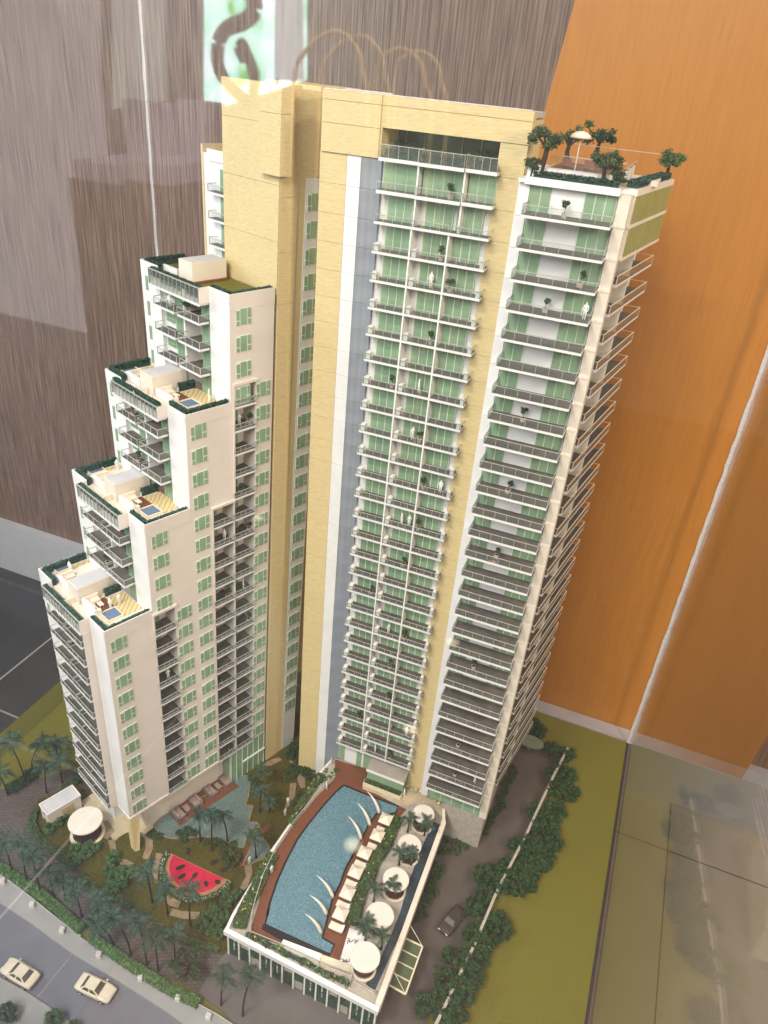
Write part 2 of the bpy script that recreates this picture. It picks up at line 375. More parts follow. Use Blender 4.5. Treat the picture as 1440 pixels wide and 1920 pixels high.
FACE = []
for i in range(4):
    for n in range(LEV[i][0], LEV[i][1] + 1):
        z = lv(n); pt = T0[i]
        if i and n == LEV[i][0]:                 # door onto the terrace below
            d = obj('glass_door', dm2, left, L0(.385, pt + .046, z));
            for k in range(4): obj('pane', pnm2, d, L0(.389 + k * .064, pt + .046, z))
            continue
        for s0 in (.405, .915):
            k_ = obj('balcony_slab', sm, left, L0(s0, pt, z)); r_ = obj('balcony_railing', rm, left, L0(s0, pt, z)); obj('glass_panel', gm, r_, L0(s0, pt, z))
        d = obj('glass_door', dm, left, L0(.41, pt + .046, z))
        for k in range(3): obj('pane', pnm, d, L0(.416 + k * .064, pt + .046, z))
        d = obj('glass_door', dm2, left, L0(.91, pt + .05, z))
        for k in range(4): obj('pane', pnm2, d, L0(.914 + k * .064, pt + .05, z))
        if i:
            d = obj('bay_window', wm, left, L0(1.20, pt + .05, z))
            for k in range(3): obj('side_pane', wpm, d, L0(1.204 + k * .063, pt + .05, z))
    m = MB(LT); m.box(.90, 1.43, T0[i] + .052, T0[i] + .20, (.76 if i == 0 else TER[i - 1] + .0015), TER[i] - .0315, 'white_paint'); part('loggia_wall', m, left)
# windows of the blush face: cream muntin plate with one tall pane and two divided side lights
wn = MB(lf).box(-.004, .0, 0, .225, .045, .248, 'mullion').mesh('window')
wc = MB(lf).box(-.010, -.004, .066, .158, .049, .244, 'green_glass').mesh('pane')
ws1 = MB(lf).box(-.010, -.004, .002, .049, .110, .226, 'green_glass').box(-.010, -.004, .002, .049, .047, .095, 'green_glass').mesh('side_pane')
ws2 = MB(lf).box(-.010, -.004, .175, .223, .127, .244, 'green_glass').box(-.010, -.004, .175, .223, .047, .110, 'green_glass').mesh('side_pane')
def window(t, n, s=0, par=None):
    p = L0(s, t, lv(n)); f = obj('window', wn, left, p)
    obj('pane', wc, f, p); obj('side_pane', ws1, f, p); obj('side_pane', ws2, f, p)
for n in range(0, 11): window(.065, n); window(1.075, n)
for n in range(11, 15): window(.775, n)
for n in range(0, 19): window(1.42, n)
for n in range(19, 23): window(2.11, n)
for n in range(0, 20): window(2.425, n)
# recessed balcony columns of the blush face
def rec_parts(wd):
    sl = MB(lf).box(-.022, .0, 0, wd, -.03, 0, 'metal_white').box(-.018, .245, .003, wd - .003, -.004, .004, 'slab_floor').mesh('balcony_slab')
    rl = MB(lf).box(-.024, -.018, -.022, wd + .022, .088, .096, 'rail_metal').box(-.024, -.018, -.022, wd + .022, .03, .036, 'rail_metal')
    for y in (-.022, wd + .016): rl.box(-.024, -.018, y, y + .006, -.005, .09, 'rail_metal').box(-.02, 0, y, y + .006, .088, .094, 'rail_metal')
    for k in range(1, 4): rl.box(-.023, -.019, wd * k / 4, wd * k / 4 + .004, .0, .09, 'rail_metal')
    gl_ = MB(lf).box(-.0215, -.0205, 0, wd, .004, .088, 'acrylic').mesh('glass_panel')
    dr = MB(lf).box(.235, .25, .02, wd - .10, .0, .28, 'mullion').mesh('glass_door')
    pw = (wd - .13) / 3
    pn = MB(lf).box(.229, .235, .024, .024 + pw - .006, .006, .274, 'green_glass').mesh('pane')
    return sl, rl.mesh('balcony_railing'), gl_, dr, pn, pw
lowp = MB(LT)
for (a, b, zt, zb), n1 in zip(REC, (10, 14, 19)):
    P_ = rec_parts(b - a)
    for n in range(0, n1 + 1):
        p = L0(0, a, lv(n)); obj('balcony_slab', P_[0], left, p); r_ = obj('balcony_railing', P_[1], left, p); obj('glass_panel', P_[2], r_, p)
        d = obj('glass_door', P_[3], left, p)
        for k in range(3):
            if n > n1 - 4: obj('pane', P_[4], d, L0(0, a + k * P_[5], lv(n)))
            else: lowp.box(.229, .235, a + .024 + k * P_[5], a + .018 + (k + 1) * P_[5], lv(n) + .006, lv(n) + .274, 'green_glass')
    fr = MB(LT).box(-.03, -.002, a - .03, b + .02, zt, zt + .035, 'blush_paint').box(-.022, -.002, a - .028, a - .004, zt - (1.55 if a > 1 else .4), zt, 'blush_paint')
    part('recess_frame', fr, left)
o = part('pane', lowp, left); o['kind'] = 'stuff'
# soffit, undercroft, lobby glass, base block, tapered column
b_ = MB(LT).box(-.012, SW, -.012, 1.94, .735, .775, 'blush_paint').box(.25, 1.7, .35, 1.94, .0, .735, 'cream_paint').box(.75, 1.62, .06, .35, .0, .735, 'white_paint')
part('undercroft', b_, left)
lb = MB(LT).box(.004, .9, 1.945, 2.69, .0, .778, 'green_glass'); o = part('lobby_glass', lb, left)
for k in range(7):
    obj('mullion', MB(LT).box(-.006, .004, 1.945 + k * .1225, 1.953 + k * .1225, 0, .775, 'mullion').mesh('mullion', LROOT), o, LROOT)
for k in range(3): obj('mullion', MB(LT).box(.02 + k * .25, .028 + k * .25, 1.938, 1.945, 0, .73, 'mullion').mesh('mullion', LROOT), o, LROOT)
obj('transom', MB(LT).box(-.02, .003, 2.2, 2.70, .36, .385, 'metal_white').mesh('transom', LROOT), o, LROOT)
c = MB(LT); base = [(-.075, -.045), (.06, -.03), (.065, .055), (-.06, .055)]; topp = [(-.008, -.03), (-.012, .14), (.21, .14), (.21, -.03)]
vb = [LT(.068, -.021, 0), LT(-.062, -.012, 0), LT(-.084, .055, 0), LT(.05, .05, 0)]; vt = [LT(.115, -.01, .735), LT(-.008, -.008, .735), LT(-.010, .165, .735), LT(.115, .165, .735)]
c.fn = None; c.add(vb + vt, [(0, 1, 5, 4), (1, 2, 6, 5), (2, 3, 7, 6), (3, 0, 4, 7), (4, 5, 6, 7)], 'yellow_stone'); part('tapered_column', c, left)
# yellow core behind the top step, its cap box, the gap wall and the white rear part
ZC = 10.715
def panels(fn, root, s0, s1, t0, t1, z0, z1, step, mat, name='cladding_panel'):
    z = z0
    while z < z1 - .02:
        e = min(z + step, z1); part(name, MB(fn).box(s0, s1, t0, t1, z + .0018, e - .0018, mat), root); z = e
core = MB(LT).box(.004, .99, 2.735, 3.28, .0, ZC - .05, 'yellow_stone'); part('core_wall', core, left)
panels(LT, left, .0, 1.0, 2.715, 2.735, TER[3], ZC, .636, 'yellow_stone')
panels(LT, left, -.006, .004, 2.738, 3.0, .0, ZC - .0, .636, 'yellow_stone')
panels(LT, left, -.10, .25, 2.63, 2.715, 9.785, ZC + .004, .64, 'yellow_stone', 'cap_panel')
panels(LT, left, -.10, -.006, 2.715, 2.80, 9.785, ZC + .002, .64, 'yellow_stone', 'cap_panel')
part('gap_wall', MB(LT).box(.0, .30, 3.12, 3.42, .0, 9.74, 'white_paint').box(.0, .9, 3.28, 3.9, 9.75, ZC - .002, 'yellow_stone').box(.1, .9, 3.43, 3.9, 1.6, 9.74, 'yellow_stone'), left)
for k in range(0, 28):
    z = .9 + .324 * k
    if z < 9.4: 
        p = LT(0, 3.155, z); f = obj('window', wn, left, p); obj('pane', wc, f, p); obj('side_pane', ws1, f, p); obj('side_pane', ws2, f, p)
rp = MB(LT).box(.995, 1.72, 2.95, 3.6, 8.3, 9.80, 'white_paint').box(1.002, 1.60, 2.93, 2.95, 9.72, 9.86, 'white_paint').box(1.70, 1.735, 2.94, 3.6, 8.3, 9.90, 'yellow_stone')
part('rear_wall', rp, left)
sm3 = MB(lf).box(0, .40, -.13, 0, -.03, .0, 'metal_white').box(.004, .396, -.125, 0, -.001, .004, 'slab_floor').mesh('balcony_slab')
rm3 = MB(lf).box(0, .40, -.13, -.122, .088, .096, 'rail_metal').box(0, .008, -.13, 0, .088, .096, 'rail_metal').box(.392, .40, -.13, 0, .088, .096, 'rail_metal').box(.392, .40, -.13, -.122, 0, .09, 'rail_metal').box(0, .008, -.13, -.122, 0, .09, 'rail_metal').mesh('balcony_railing')
gm3 = MB(lf).box(.008, .392, -.127, -.124, .004, .088, 'acrylic').mesh('glass_panel')
for k in range(4):
    z = 9.37 - .335 * k; p = L0(1.10, 2.95, z)
    d = obj('glass_door', dm2, left, p)
    for j in range(4): obj('pane', pnm2, d, L0(1.104 + j * .064, 2.95, z))
    obj('balcony_slab', sm3, left, p); r_ = obj('balcony_railing', rm3, left, p); obj('glass_panel', gm3, r_, p)
# narrow windows on the far pier
for i in range(4):
    for n in range(max(LEV[i][0], 1), LEV[i][1] + 1):
        if i == 0 and n < 9: continue
        obj('slit_window', MB(lf).box(0, .05, -.012, -.004, .06, .25, 'green_glass').mesh('slit_window') if 'slit_window' not in bpy.data.meshes else bpy.data.meshes['slit_window'], left, L0(1.70, T0[i], lv(n)))
# ------------------------------------------------------------------ terrace furniture (things that stand on the terraces)
STEPN = ['lowest', 'second lowest', 'second highest', 'highest']
for i in range(4):
    z = TER[i]; dt = T0[i]; ls = lambda s, t, zz: LT(s, t + dt, zz)
    nm = STEPN[i]
    m = MB(ls).box(.845, 1.12, .09, .60, z, z + .26, 'cream_paint').box(.855, 1.11, .10, .59, z + .26, z + .264, 'roof_grey'); top('roof_hut', m, 'white box shaped roof hut in the middle of the %s terrace' % nm, 'roof hut')
    if i < 3:
        for sd in (0, 1):
            s0 = .26 if not sd else 1.70; 
            if sd and i == 2: pass
            pl = thing('plunge_pool', 'small square %s plunge pool with a cream rim on the %s terrace' % (('right hand', 'left hand')[sd], nm), 'plunge pool', ls(s0 + .1, .3, z))
            part('rim', MB(ls).box(s0 - .01, s0 + .23, .19, .205, z, z + .03, 'cream_rim').box(s0 - .01, s0 + .23, .405, .42, z, z + .03, 'cream_rim').box(s0 - .01, s0 + .005, .205, .405, z, z + .03, 'cream_rim').box(s0 + .215, s0 + .23, .205, .405, z, z + .03, 'cream_rim'), pl)
            part('water', MB(ls).box(s0 + .005, s0 + .215, .205, .405, z, z + .018, 'plunge_water'), pl)
            f = MB(ls).box(s0 - .02, s0 + .49 if not sd else s0 + .06, .43, .69, z, z + .004, 'wave_sand'); part('sand_floor', f, left)
            if not sd:
                part('deck_floor', MB(ls).box(.50, .79, .20, .425, z, z + .006, 'deck_wood'), left)
            a = .47 if not sd else 1.18; g_ = 'sofas on the roof terraces'
            so = thing('corner_sofa', 'cream L shaped sofa beside the roof hut, %s side of the %s terrace' % (('right', 'left')[sd], nm), 'sofa', ls(a + .1, .15, z), g_)
            part('seat', MB(ls).box(a + .05, a + .33, .15, .22, z + .008, z + .055, 'cloth_cream').box(a + .25, a + .33, .22, .34, z + .008, z + .055, 'cloth_cream'), so)
            part('backrest', MB(ls).box(a + .0, a + .36, .115, .15, z + .006, z + .105, 'white_paint').box(a + .33, a + .36, .15, .35, z + .006, z + .105, 'cloth_cream'), so)
            part('armrest', MB(ls).box(a + .0, a + .05, .15, .22, z + .006, z + .08, 'cloth_cream'), so)
            for k in range(3): part('cushion', MB(ls).box(a + .07 + k * .085, a + .145 + k * .085, .152, .172, z + .056, z + .10, 'cloth_cream'), so)
            ta = thing('coffee_table', 'small cream table in front of the %s sofa on the %s terrace' % (('right', 'left')[sd], nm), 'table', ls(a + .16, .27, z))
            part('tabletop', MB(ls).box(a + .12, a + .21, .255, .32, z + .04, z + .052, 'cloth_cream'), ta)
            for q in ((.13, .26), (.195, .26), (.13, .31), (.195, .31)): part('leg', MB(ls).box(a + q[0], a + q[0] + .008, q[1], q[1] + .006, z + .007, z + .04, 'cloth_cream'), ta)
        part('planter_box', MB(ls).box(.80, .845, .60, .69, z, z + .06, 'cream_paint').box(.80, .815, .42, .69, z, z + .055, 'cream_paint'), left)
        part('screen_wall', MB(ls).box(.925, .94, -.13, .07, z - .09, z + .10, 'cream_paint'), left)
    else:
        part('timber_beam', MB(ls).box(.80, .84, .10, .60, z, z + .03, 'deck_wood'), left)
        b2_ = MB(ls).box(1.18, 1.5, .1, .14, z, z + .10, 'white_paint').box(1.18, 1.5, .14, .22, z, z + .05, 'cloth_cream'); top('bench', b2_, 'white bench behind the hut on the highest terrace', 'bench')
        top('flue', MB(ls).box(1.35, 1.385, .36, .39, z, z + .17, 'white_paint'), 'slim white upright flue on the highest terrace', 'flue')
    # clipped hedges behind the parapets
    rng = random.Random(50 + i); h = MB()
    def run(s0, t0, s1, t1, w, hh):
        L_ = math.hypot(s1 - s0, t1 - t0); n = int(L_ * w * 60000) + 60
        for _ in range(n):
            k = rng.random(); e = rng.uniform(-.5, .5) * w; ds, dtt = (t1 - t0) / L_ * e, -(s1 - s0) / L_ * e
            p = Vector(ls(s0 + (s1 - s0) * k + ds, t0 + (t1 - t0) * k + dtt, z + hh * (.25 + .85 * rng.random() ** .5)))
            h.leaf(p, Vector((rng.gauss(0, .6), rng.gauss(0, .6), 1)).normalized(), .028, rng, GREEN['hedge'][int(rng.random() * 3)])
        h.fn = ls
        for j in range(1): 
            ex, ey = (t1 - t0) / L_ * w * .4, -(s1 - s0) / L_ * w * .4
            h.prism([(s0 - ex, t0 - ey), (s1 - ex, t1 - ey), (s1 + ex, t1 + ey), (s0 + ex, t0 + ey)], z, z + hh * .6, 'leaf_hedge_0')
        h.fn = None
    run(.045, .06, .045, T0[i + 1] - dt - .02, .045, .10); run(.06, .055, .40, .055, .05, .10); run(.40, -.10, 1.43, -.10, .05, .10)
    run(1.47, .055, SW - .04, .055, .05, .10); run(SW - .03, .06, SW - .03, T0[i + 1] - dt - .02, .045, .10)
    if i < 3: run(.80, .44, .80, .68, .05, .10)
    top('terrace_hedge', h, 'dark green clipped hedge edging the %s terrace of the stepped tower' % nm, 'hedge')

# ================================================================== tall tower (right): facade along x
RY = 8.38; YS = 8.20
right = thing('tall_tower', 'tall yellow and white apartment tower with balconies and a roof garden', 'model tower', (-2.5, RY, 0))
RL = WL[right.name]
def zc(k): return 1.167 + .3189 * k + (.006 * (k - 26) if k > 26 else 0)
def zr(k): return 1.304 + .3147 * k
def SIDE(y): return -.545 + .166 * (y - 8.4)              # outer edge of the side balconies
wall = MB().box(-4.01, -3.51, RY + .02, 10.2, 0, 10.12, 'yellow_stone').box(-3.51, -1.70, RY + .03, 10.2, 0, 10.10, 'white_paint')
wall.prism([(-1.70, 8.21), (-.70, 8.21), (-.70, 8.33), (SIDE(8.33) - .24, 8.33), (SIDE(10.1) - .24, 10.1), (-1.70, 10.1)], .78, 10.10, 'white_paint')
part('wall', wall, right)
for x0, x1, y0, mat, z0, z1 in ((-4.012, -3.683, RY - .02, 'yellow_stone', 0, 10.112), (-3.679, -3.512, RY - .022, 'white_paint', 0, 10.108), (-3.508, -3.268, RY - .02, 'blue_grey', 0, 10.108), (-1.988, -1.70, RY - .02, 'yellow_stone', .62, 10.41), (-1.68, -1.572, 8.15, 'white_paint', .8, 10.10)):
    z = z1; 
    while z > z0 + .02:
        e = max(z - .3189, z0); part('cladding_panel', MB().box(x0, x1, y0, (RY + .02 if y0 > 8.2 else 8.21), e + .0015, z - .0015, mat), right); z = e
# cap
for x0, x1, y0, y1, z0, z1 in ((-3.996, -3.31, RY - .045, 8.9, 10.114, 10.40), (-3.996, -3.31, RY - .045, 8.9, 10.404, 10.622), (-3.996, -3.31, RY - .045, 8.9, 10.626, ZC), (-3.309, -1.69, RY - .02, RY + .12, 10.415, 10.622), (-3.309, -1.69, RY - .02, RY + .12, 10.626, ZC)):
    part('cap_panel', MB().box(x0, x1, y0, y1, z0, z1, 'yellow_stone'), right)
cp = MB().box(-3.312, -3.29, RY - .018, RY + .5, 10.11, 10.415, 'yellow_stone').box(-1.99, -1.692, RY + .021, 8.95, 10.10, ZC - .08, 'yellow_stone').box(-3.31, -1.70, RY + .5, RY + .55, 10.10, 10.62, 'dark_green_glass').box(-3.9, -1.70, RY + .12, 9.0, ZC - .06, ZC - .012, 'roof_grey')
part('terrace_enclosure', cp, right)
for k in range(6): part('terrace_mullion', MB().box(-3.2 + k * .22, -3.185 + k * .22, RY + .49, RY + .499, 10.11, 10.415, 'olive_glass'), right)
part('roof_edging', MB().box(-4.0, -1.72, RY + .0, RY + .035, ZC + .002, ZC + .012, 'silicone').box(-3.97, -3.4, 8.85, 8.89, ZC + .002, ZC + .012, 'silicone'), right)
# centre bays
def bay_meshes(x0, x1, npan):
    fr = MB().box(x0, x1, RY - .004, RY + .012, .02, .285, 'mullion').mesh('glass_door'); pw = (x1 - x0) / npan
    pn = MB().box(.006, pw - .006, RY - .010, RY - .004, .024, .281, 'green_glass').mesh('pane'); return fr, pn, pw
BAYS = [(-3.168, -2.868, 3), (-2.717, -2.395, 3), (-2.36, -2.06, 3)]
BM = [bay_meshes(*b) for b in BAYS]
slabC = MB().box(-3.25, -1.93, YS, RY + .028, .008, .035, 'metal_white').box(-3.246, -1.934, YS + .014, RY - .012, .033, .038, 'slab_floor').mesh('balcony_slab')
def rail(x0, x1, y, ends='', h=.115, npost=4, yb=None):
    m = MB().box(x0, x1, y, y + .006, h - .007, h, 'rail_metal')
    for k in range(npost + 1): xx = x0 + (x1 - x0 - .004) * k / npost; m.box(xx, xx + .004, y + .001, y + .005, .036, h - .006, 'rail_metal')
    yb = yb or y + .17
    if 'l' in ends: m.box(x0, x0 + .006, y + .006, yb, h - .007, h, 'rail_metal')
    if 'r' in ends: m.box(x1 - .006, x1, y + .006, yb, h - .007, h, 'rail_metal')
    return m.mesh('balcony_railing'), MB().box(x0 + .006, x1 - .006, y + .0022, y + .0038, .038, h - .008, 'acrylic').mesh('glass_panel')
RC = [rail(-3.25, -2.81, YS, 'l'), rail(-2.79, -2.38, YS), rail(-2.36, -1.925, YS, 'r')]
acm = {0: MB().box(-3.235, -3.180, YS + .02, YS + .10, .038, .118, 'figure_white'), 1: MB().box(-2.782, -2.728, YS + .02, YS + .10, .038, .118, 'figure_white'), 2: MB().box(-1.985, -1.945, YS + .012, YS + .08, .038, .112, 'figure_white')}
fanm = {0: MB().cyl((0, 0), .024, 0, .003, 'roof_grey', 10).mesh('fan_grille')}
acm = {k: v.mesh('air_conditioner') for k, v in acm.items()}
for k in range(0, 29):
    o = (0, 0, zc(k)); at = (RL[0], RL[1], zc(k))
    sh = lambda me: me
    L_ = (0, 0, zc(k))
    if k <= 26:
        obj('balcony_slab', slabC, right, L_)
        for b in range(3):
            f = obj('glass_door', BM[b][0], right, L_)
            for j in range(BAYS[b][2]): obj('pane', BM[b][1], f, (BAYS[b][0] + j * BM[b][2], 0, zc(k)))
            r_ = obj('balcony_railing', RC[b][0], right, L_); obj('glass_panel', RC[b][1], r_, L_)
            if k <= 25: obj('air_conditioner', acm[b], right, L_)
# the two top floors have wide glazed bays and staggered slabs, a planter runs above them
for k, kind in ((26, 0), (27, 0), (28, 1)):
    z = zc(k)
    for x0, x1, dy in ((-3.25, -2.80, 0), (-2.79, -2.285, -.03), (-2.275, -1.94, 0)):
        if k > 26:
            part('balcony_slab', MB().box(x0, x1, YS + dy, RY + .028, z, z + .035, 'metal_white').box(x0 + .004, x1 - .004, YS + dy + .014, RY - .012, z + .033, z + .038, 'slab_floor'), right)
            ra = rail(x0, x1, YS + dy, 'lr' if dy else '', .165 if kind else .125)
            r_ = obj('balcony_railing', ra[0], right, (0, 0, z)); obj('glass_panel', ra[1], r_, (0, 0, z))
        if k == 27:
            n = 4 if dy else 3; f = obj('glass_door', MB().box(x0 + .02, x1 - .02, RY - .034, RY - .02, z + .036, z + .30, 'mullion').mesh('glass_door', RL), right, RL)
            for j in range(n):
                pw = (x1 - x0 - .04) / n; obj('pane', MB().box(x0 + .024 + j * pw, x0 + .016 + (j + 1) * pw, RY - .04, RY - .034, z + .04, z + .296, 'green_glass').mesh('pane', RL), f, RL)
for x in (-2.80, -2.37):
    part('divider_fin', MB().box(x - .008, x + .008, YS - .003, RY + .026, zc(0) - .002, zc(26), 'figure_white'), right)
part('divider_fin', MB().box(-2.803, -2.787, YS + .02, RY + .02, zc(26) + .036, zc(28) - .002, 'figure_white'), right)
part('divider_fin', MB().box(-2.288, -2.272, YS + .02, RY + .02, zc(26) + .036, zc(28) - .002, 'figure_white'), right)
# lobby storey at deck level
lo = MB().box(-3.27, -1.99, RY - .006, RY + .029, .62, zc(0) - .002, 'white_paint'); part('lobby_wall', lo, right)
for x0, x1 in ((-3.255, -3.15), (-2.93, -2.84), (-2.80, -2.40), (-2.37, -2.02)): part('lobby_door', MB().box(x0, x1, RY - .014, RY - .006, .63, zc(0) - .06, 'green_glass'), right)
# right section
slabR = MB().box(-1.565, -.69, 7.879, 8.208, .005, .03, 'metal_white').box(-1.561, -.694, 7.893, 8.168, .028, .033, 'slab_floor').mesh('balcony_slab')
RR = rail(-1.565, -.69, 7.879, 'lr', .13, 6, 8.16)
sg = MB().box(-1.563, -1.561, 7.885, 8.16, .036, .122, 'acrylic').mesh('glass_panel')
dr1 = (MB().box(-1.567, -1.348, 8.170, 8.182, .03, .275, 'mullion').mesh('glass_door'), MB().box(.006, .104, 8.163, 8.170, .034, .271, 'green_glass').mesh('pane'))
dr2 = (MB().box(-1.015, -.706, 8.170, 8.182, .03, .275, 'mullion').mesh('glass_door'), MB().box(.006, .097, 8.163, 8.170, .034, .271, 'green_glass').mesh('pane'))
part('white_infill', MB().box(-1.347, -1.016, 8.172, 8.21, .80, 10.10, 'white_paint').box(-1.568, -.70, 8.183, 8.21, 1.3, 10.10, 'white_paint'), right)
low = MB()
for k in range(0, 28):
    L_ = (0, 0, zr(k)); obj('balcony_slab', slabR, right, L_); r_ = obj('balcony_railing', RR[0], right, L_); obj('glass_panel', RR[1], r_, L_); obj('glass_panel', sg, r_, L_)
    for d_, n, x0, pw in ((dr1, 2, -1.567, .1095), (dr2, 3, -1.015, .103)):
        f = obj('glass_door', d_[0], right, L_)
        for j in range(n):
            if k >= 19: obj('pane', d_[1], f, (x0 + j * pw, 0, zr(k)))
            else: low.box(x0 + j * pw + .006, x0 + (j + 1) * pw - .006, 8.163, 8.170, zr(k) + .034, zr(k) + .271, 'green_glass')
o = part('pane', low, right); o['kind'] = 'stuff'
part('corner_pier', MB().prism([(-.69, 8.13), (-.575, 8.13), (-.575, 8.36), (-.69, 8.36)], .80, 10.10, 'cream_paint'), right)
for k in range(0, 28): part('pier_band', MB().box(-.695, -.572, 8.122, 8.13, zr(k), zr(k) + .03, 'cream_paint'), right)
part('base_block', MB().box(-1.28, -.601, 8.175, 9.9, 0, .78, 'bark_wall'), right)
gb = MB().box(-1.56, -.60, 8.168, 8.22, .785, 1.30, 'green_glass'); o = part('base_glazing', gb, right)
for k in range(5): obj('mullion', MB().box(-1.36 + k * .19, -1.353 + k * .19, 8.160, 8.167, .79, 1.29, 'mullion').mesh('mullion', RL), o, RL)
# side face: slabs, railings, divider, blind wall with openings
y0s, y1s = 8.42, 9.93
def sidepoly(a, b, d): return [(SIDE(a) - d, a), (SIDE(a), a), (SIDE(b), b), (SIDE(b) - d, b)]
sSlab = MB().prism(sidepoly(y0s, y1s, .245), 0, .03, 'metal_white').prism(sidepoly(y0s + .01, y1s - .01, .24), .028, .033, 'slab_floor').mesh('balcony_slab', (0, 0, 0))
def siderail(a, b):
    m = MB()
    m.prism([(SIDE(a) - .008, a), (SIDE(a), a), (SIDE(b), b), (SIDE(b) - .008, b)], .118, .126, 'cloth_cream')
    for y in (a, b - .006): m.prism([(SIDE(y) - .008, y), (SIDE(y), y), (SIDE(y), y + .006), (SIDE(y) - .008, y + .006)], .033, .118, 'cloth_cream').prism([(SIDE(y) - .22, y), (SIDE(y), y), (SIDE(y), y + .005), (SIDE(y) - .22, y + .005)], .118, .124, 'cloth_cream')
    return m.mesh('balcony_railing')
sRail = siderail(y0s, y1s)
sGl = MB().prism([(SIDE(y0s) - .005, y0s + .01), (SIDE(y0s) - .003, y0s + .01), (SIDE(y1s) - .003, y1s - .01), (SIDE(y1s) - .005, y1s - .01)], .034, .118, 'acrylic').mesh('glass_panel')
sDiv = MB().prism([(SIDE(8.93) - .235, 8.925), (SIDE(8.93) - .005, 8.925), (SIDE(8.93) - .005, 8.945), (SIDE(8.93) - .235, 8.945)], .034, .312, 'cream_paint').mesh('balcony_divider')
sDoor = MB().prism([(SIDE(9.0) - .24, 9.02), (SIDE(9.0) - .232, 9.02), (SIDE(9.6) - .232, 9.6), (SIDE(9.6) - .24, 9.6)], .034, .28, 'olive_glass').prism([(SIDE(8.5) - .24, 8.5), (SIDE(8.5) - .232, 8.5), (SIDE(8.86) - .232, 8.86), (SIDE(8.86) - .24, 8.86)], .034, .28, 'olive_glass').mesh('side_window')
for k in range(0, 26):
    L_ = (0, 0, zr(k)); obj('balcony_slab', sSlab, right, L_); r_ = obj('balcony_railing', sRail, right, L_); obj('glass_panel', sGl, r_, L_); obj('side_window', sDoor, right, L_); obj('balcony_divider', sDiv, right, L_)
# glazed roof box over the side face: two bands of window panels
zb0, zb1 = 9.46, 10.13
bx = MB().prism(sidepoly(8.36, 9.93, .3), zb0, zb1, 'cream_paint'); part('corner_box', bx, right)
for z0, z1 in ((zb0 - .0, zb0 + .03), (9.775, 9.81), (zb1 - .05, zb1 + .012)):
    part('box_band', MB().prism([(SIDE(8.35) - .31, 8.345), (SIDE(8.35) + .010, 8.345), (SIDE(9.94) + .010, 9.94), (SIDE(9.94) - .31, 9.94)], z0, z1, 'cream_paint'), right)
for r_i, (z0, z1) in enumerate(((zb0 + .032, 9.772), (9.812, zb1 - .052))):
    for j in range(12):
        a, b = 8.385 + j * .128, 8.385 + (j + 1) * .128 - .012
        part('window_panel', MB().prism([(SIDE(a) + .001, a), (SIDE(a) + .006, a), (SIDE(b) + .006, b), (SIDE(b) + .001, b)], z0, z1, 'olive_glass'), right)
part('roof_slab', MB().prism([(-1.69, 8.10), (-.68, 8.10), (-.68, 8.30), (SIDE(8.36) - .005, 8.345), (SIDE(9.93) - .005, 9.93), (-1.69, 9.93)], 10.10, 10.135, 'white_paint').box(-1.62, -.685, 8.085, 8.10, 10.09, 10.16, 'white_paint'), right)
# ------------------------------------------------------------------ roof garden
ZR = 10.136
part('roof_deck', MB().box(-1.55, -.75, 8.62, 9.8, ZR, ZR + .05, 'deck_wood'), right)
part('roof_planter', MB().prism([(-1.62, 8.28), (-.95, 8.28), (-.80, 8.42), (-1.62, 8.42)], ZR, ZR + .10, 'white_paint').prism([(-1.62, 8.12), (-1.5, 8.12), (-1.5, 8.28), (-1.62, 8.28)], ZR, ZR + .13, 'white_paint'), right)
for y in (8.55, 8.95, 9.35):
    part('roof_post', MB().box(-.74, -.70, y, y + .03, ZR, ZR + .14, 'cloth_cream'), right)
gr = MB().box(-1.5, -.72, 8.60, 8.606, ZR + .05, ZR + .20, 'acrylic').box(-.72, -.714, 8.60, 9.7, ZR + .02, ZR + .16, 'acrylic').box(-1.5, -.72, 8.597, 8.609, ZR + .20, ZR + .207, 'rail_metal').box(-.723, -.711, 8.60, 9.7, ZR + .16, ZR + .167, 'rail_metal').box(-1.5, -.5, 9.75, 9.756, ZR + .25, ZR + .257, 'rail_metal').box(-.66, -.4, 8.9, 9.3, ZR, ZR + .05, 'cream_paint')
part('roof_railing', gr, right)
rng = random.Random(77); h = MB()
def hrun(h, a, b, w, z, hh, dens=1.0, kind='hedge', size=.028, core=True):
    L_ = math.hypot(b[0] - a[0], b[1] - a[1]); n = int(L_ * w * 34000 * dens) + 40; nx, ny = -(b[1] - a[1]) / L_, (b[0] - a[0]) / L_
    for _ in range(n):
        k = rng.random(); e = rng.uniform(-.5, .5) * w
        p = Vector((a[0] + (b[0] - a[0]) * k + nx * e, a[1] + (b[1] - a[1]) * k + ny * e, z + hh * (.2 + .9 * rng.random() ** .5)))
        h.leaf(p, Vector((rng.gauss(0, .7), rng.gauss(0, .7), 1)).normalized(), size, rng, GREEN[kind][int(rng.random() * 3)])
    if core: h.prism([(a[0] + nx * w * .42, a[1] + ny * w * .42), (a[0] - nx * w * .42, a[1] - ny * w * .42), (b[0] - nx * w * .42, b[1] - ny * w * .42), (b[0] + nx * w * .42, b[1] + ny * w * .42)], z, z + hh * .7, GREEN[kind][0])
hrun(h, (-1.55, 8.15), (-.72, 8.15), .10, ZR, .07); top('roof_hedge', h, 'low dark hedge along the front edge of the roof garden', 'hedge')
h = MB(); hrun(h, (SIDE(8.45) - .08, 8.45), (SIDE(9.88) - .08, 9.88), .12, ZR, .06); top('roof_hedge', h, 'low dark hedge along the side edge of the roof garden', 'hedge')
pa = thing('parasol', 'beige domed parasol on the roof garden', 'parasol', (-1.28, 8.95, ZR + .05))
m = MB(); pts = [(0, .085, .30), (0, 0, 0)]
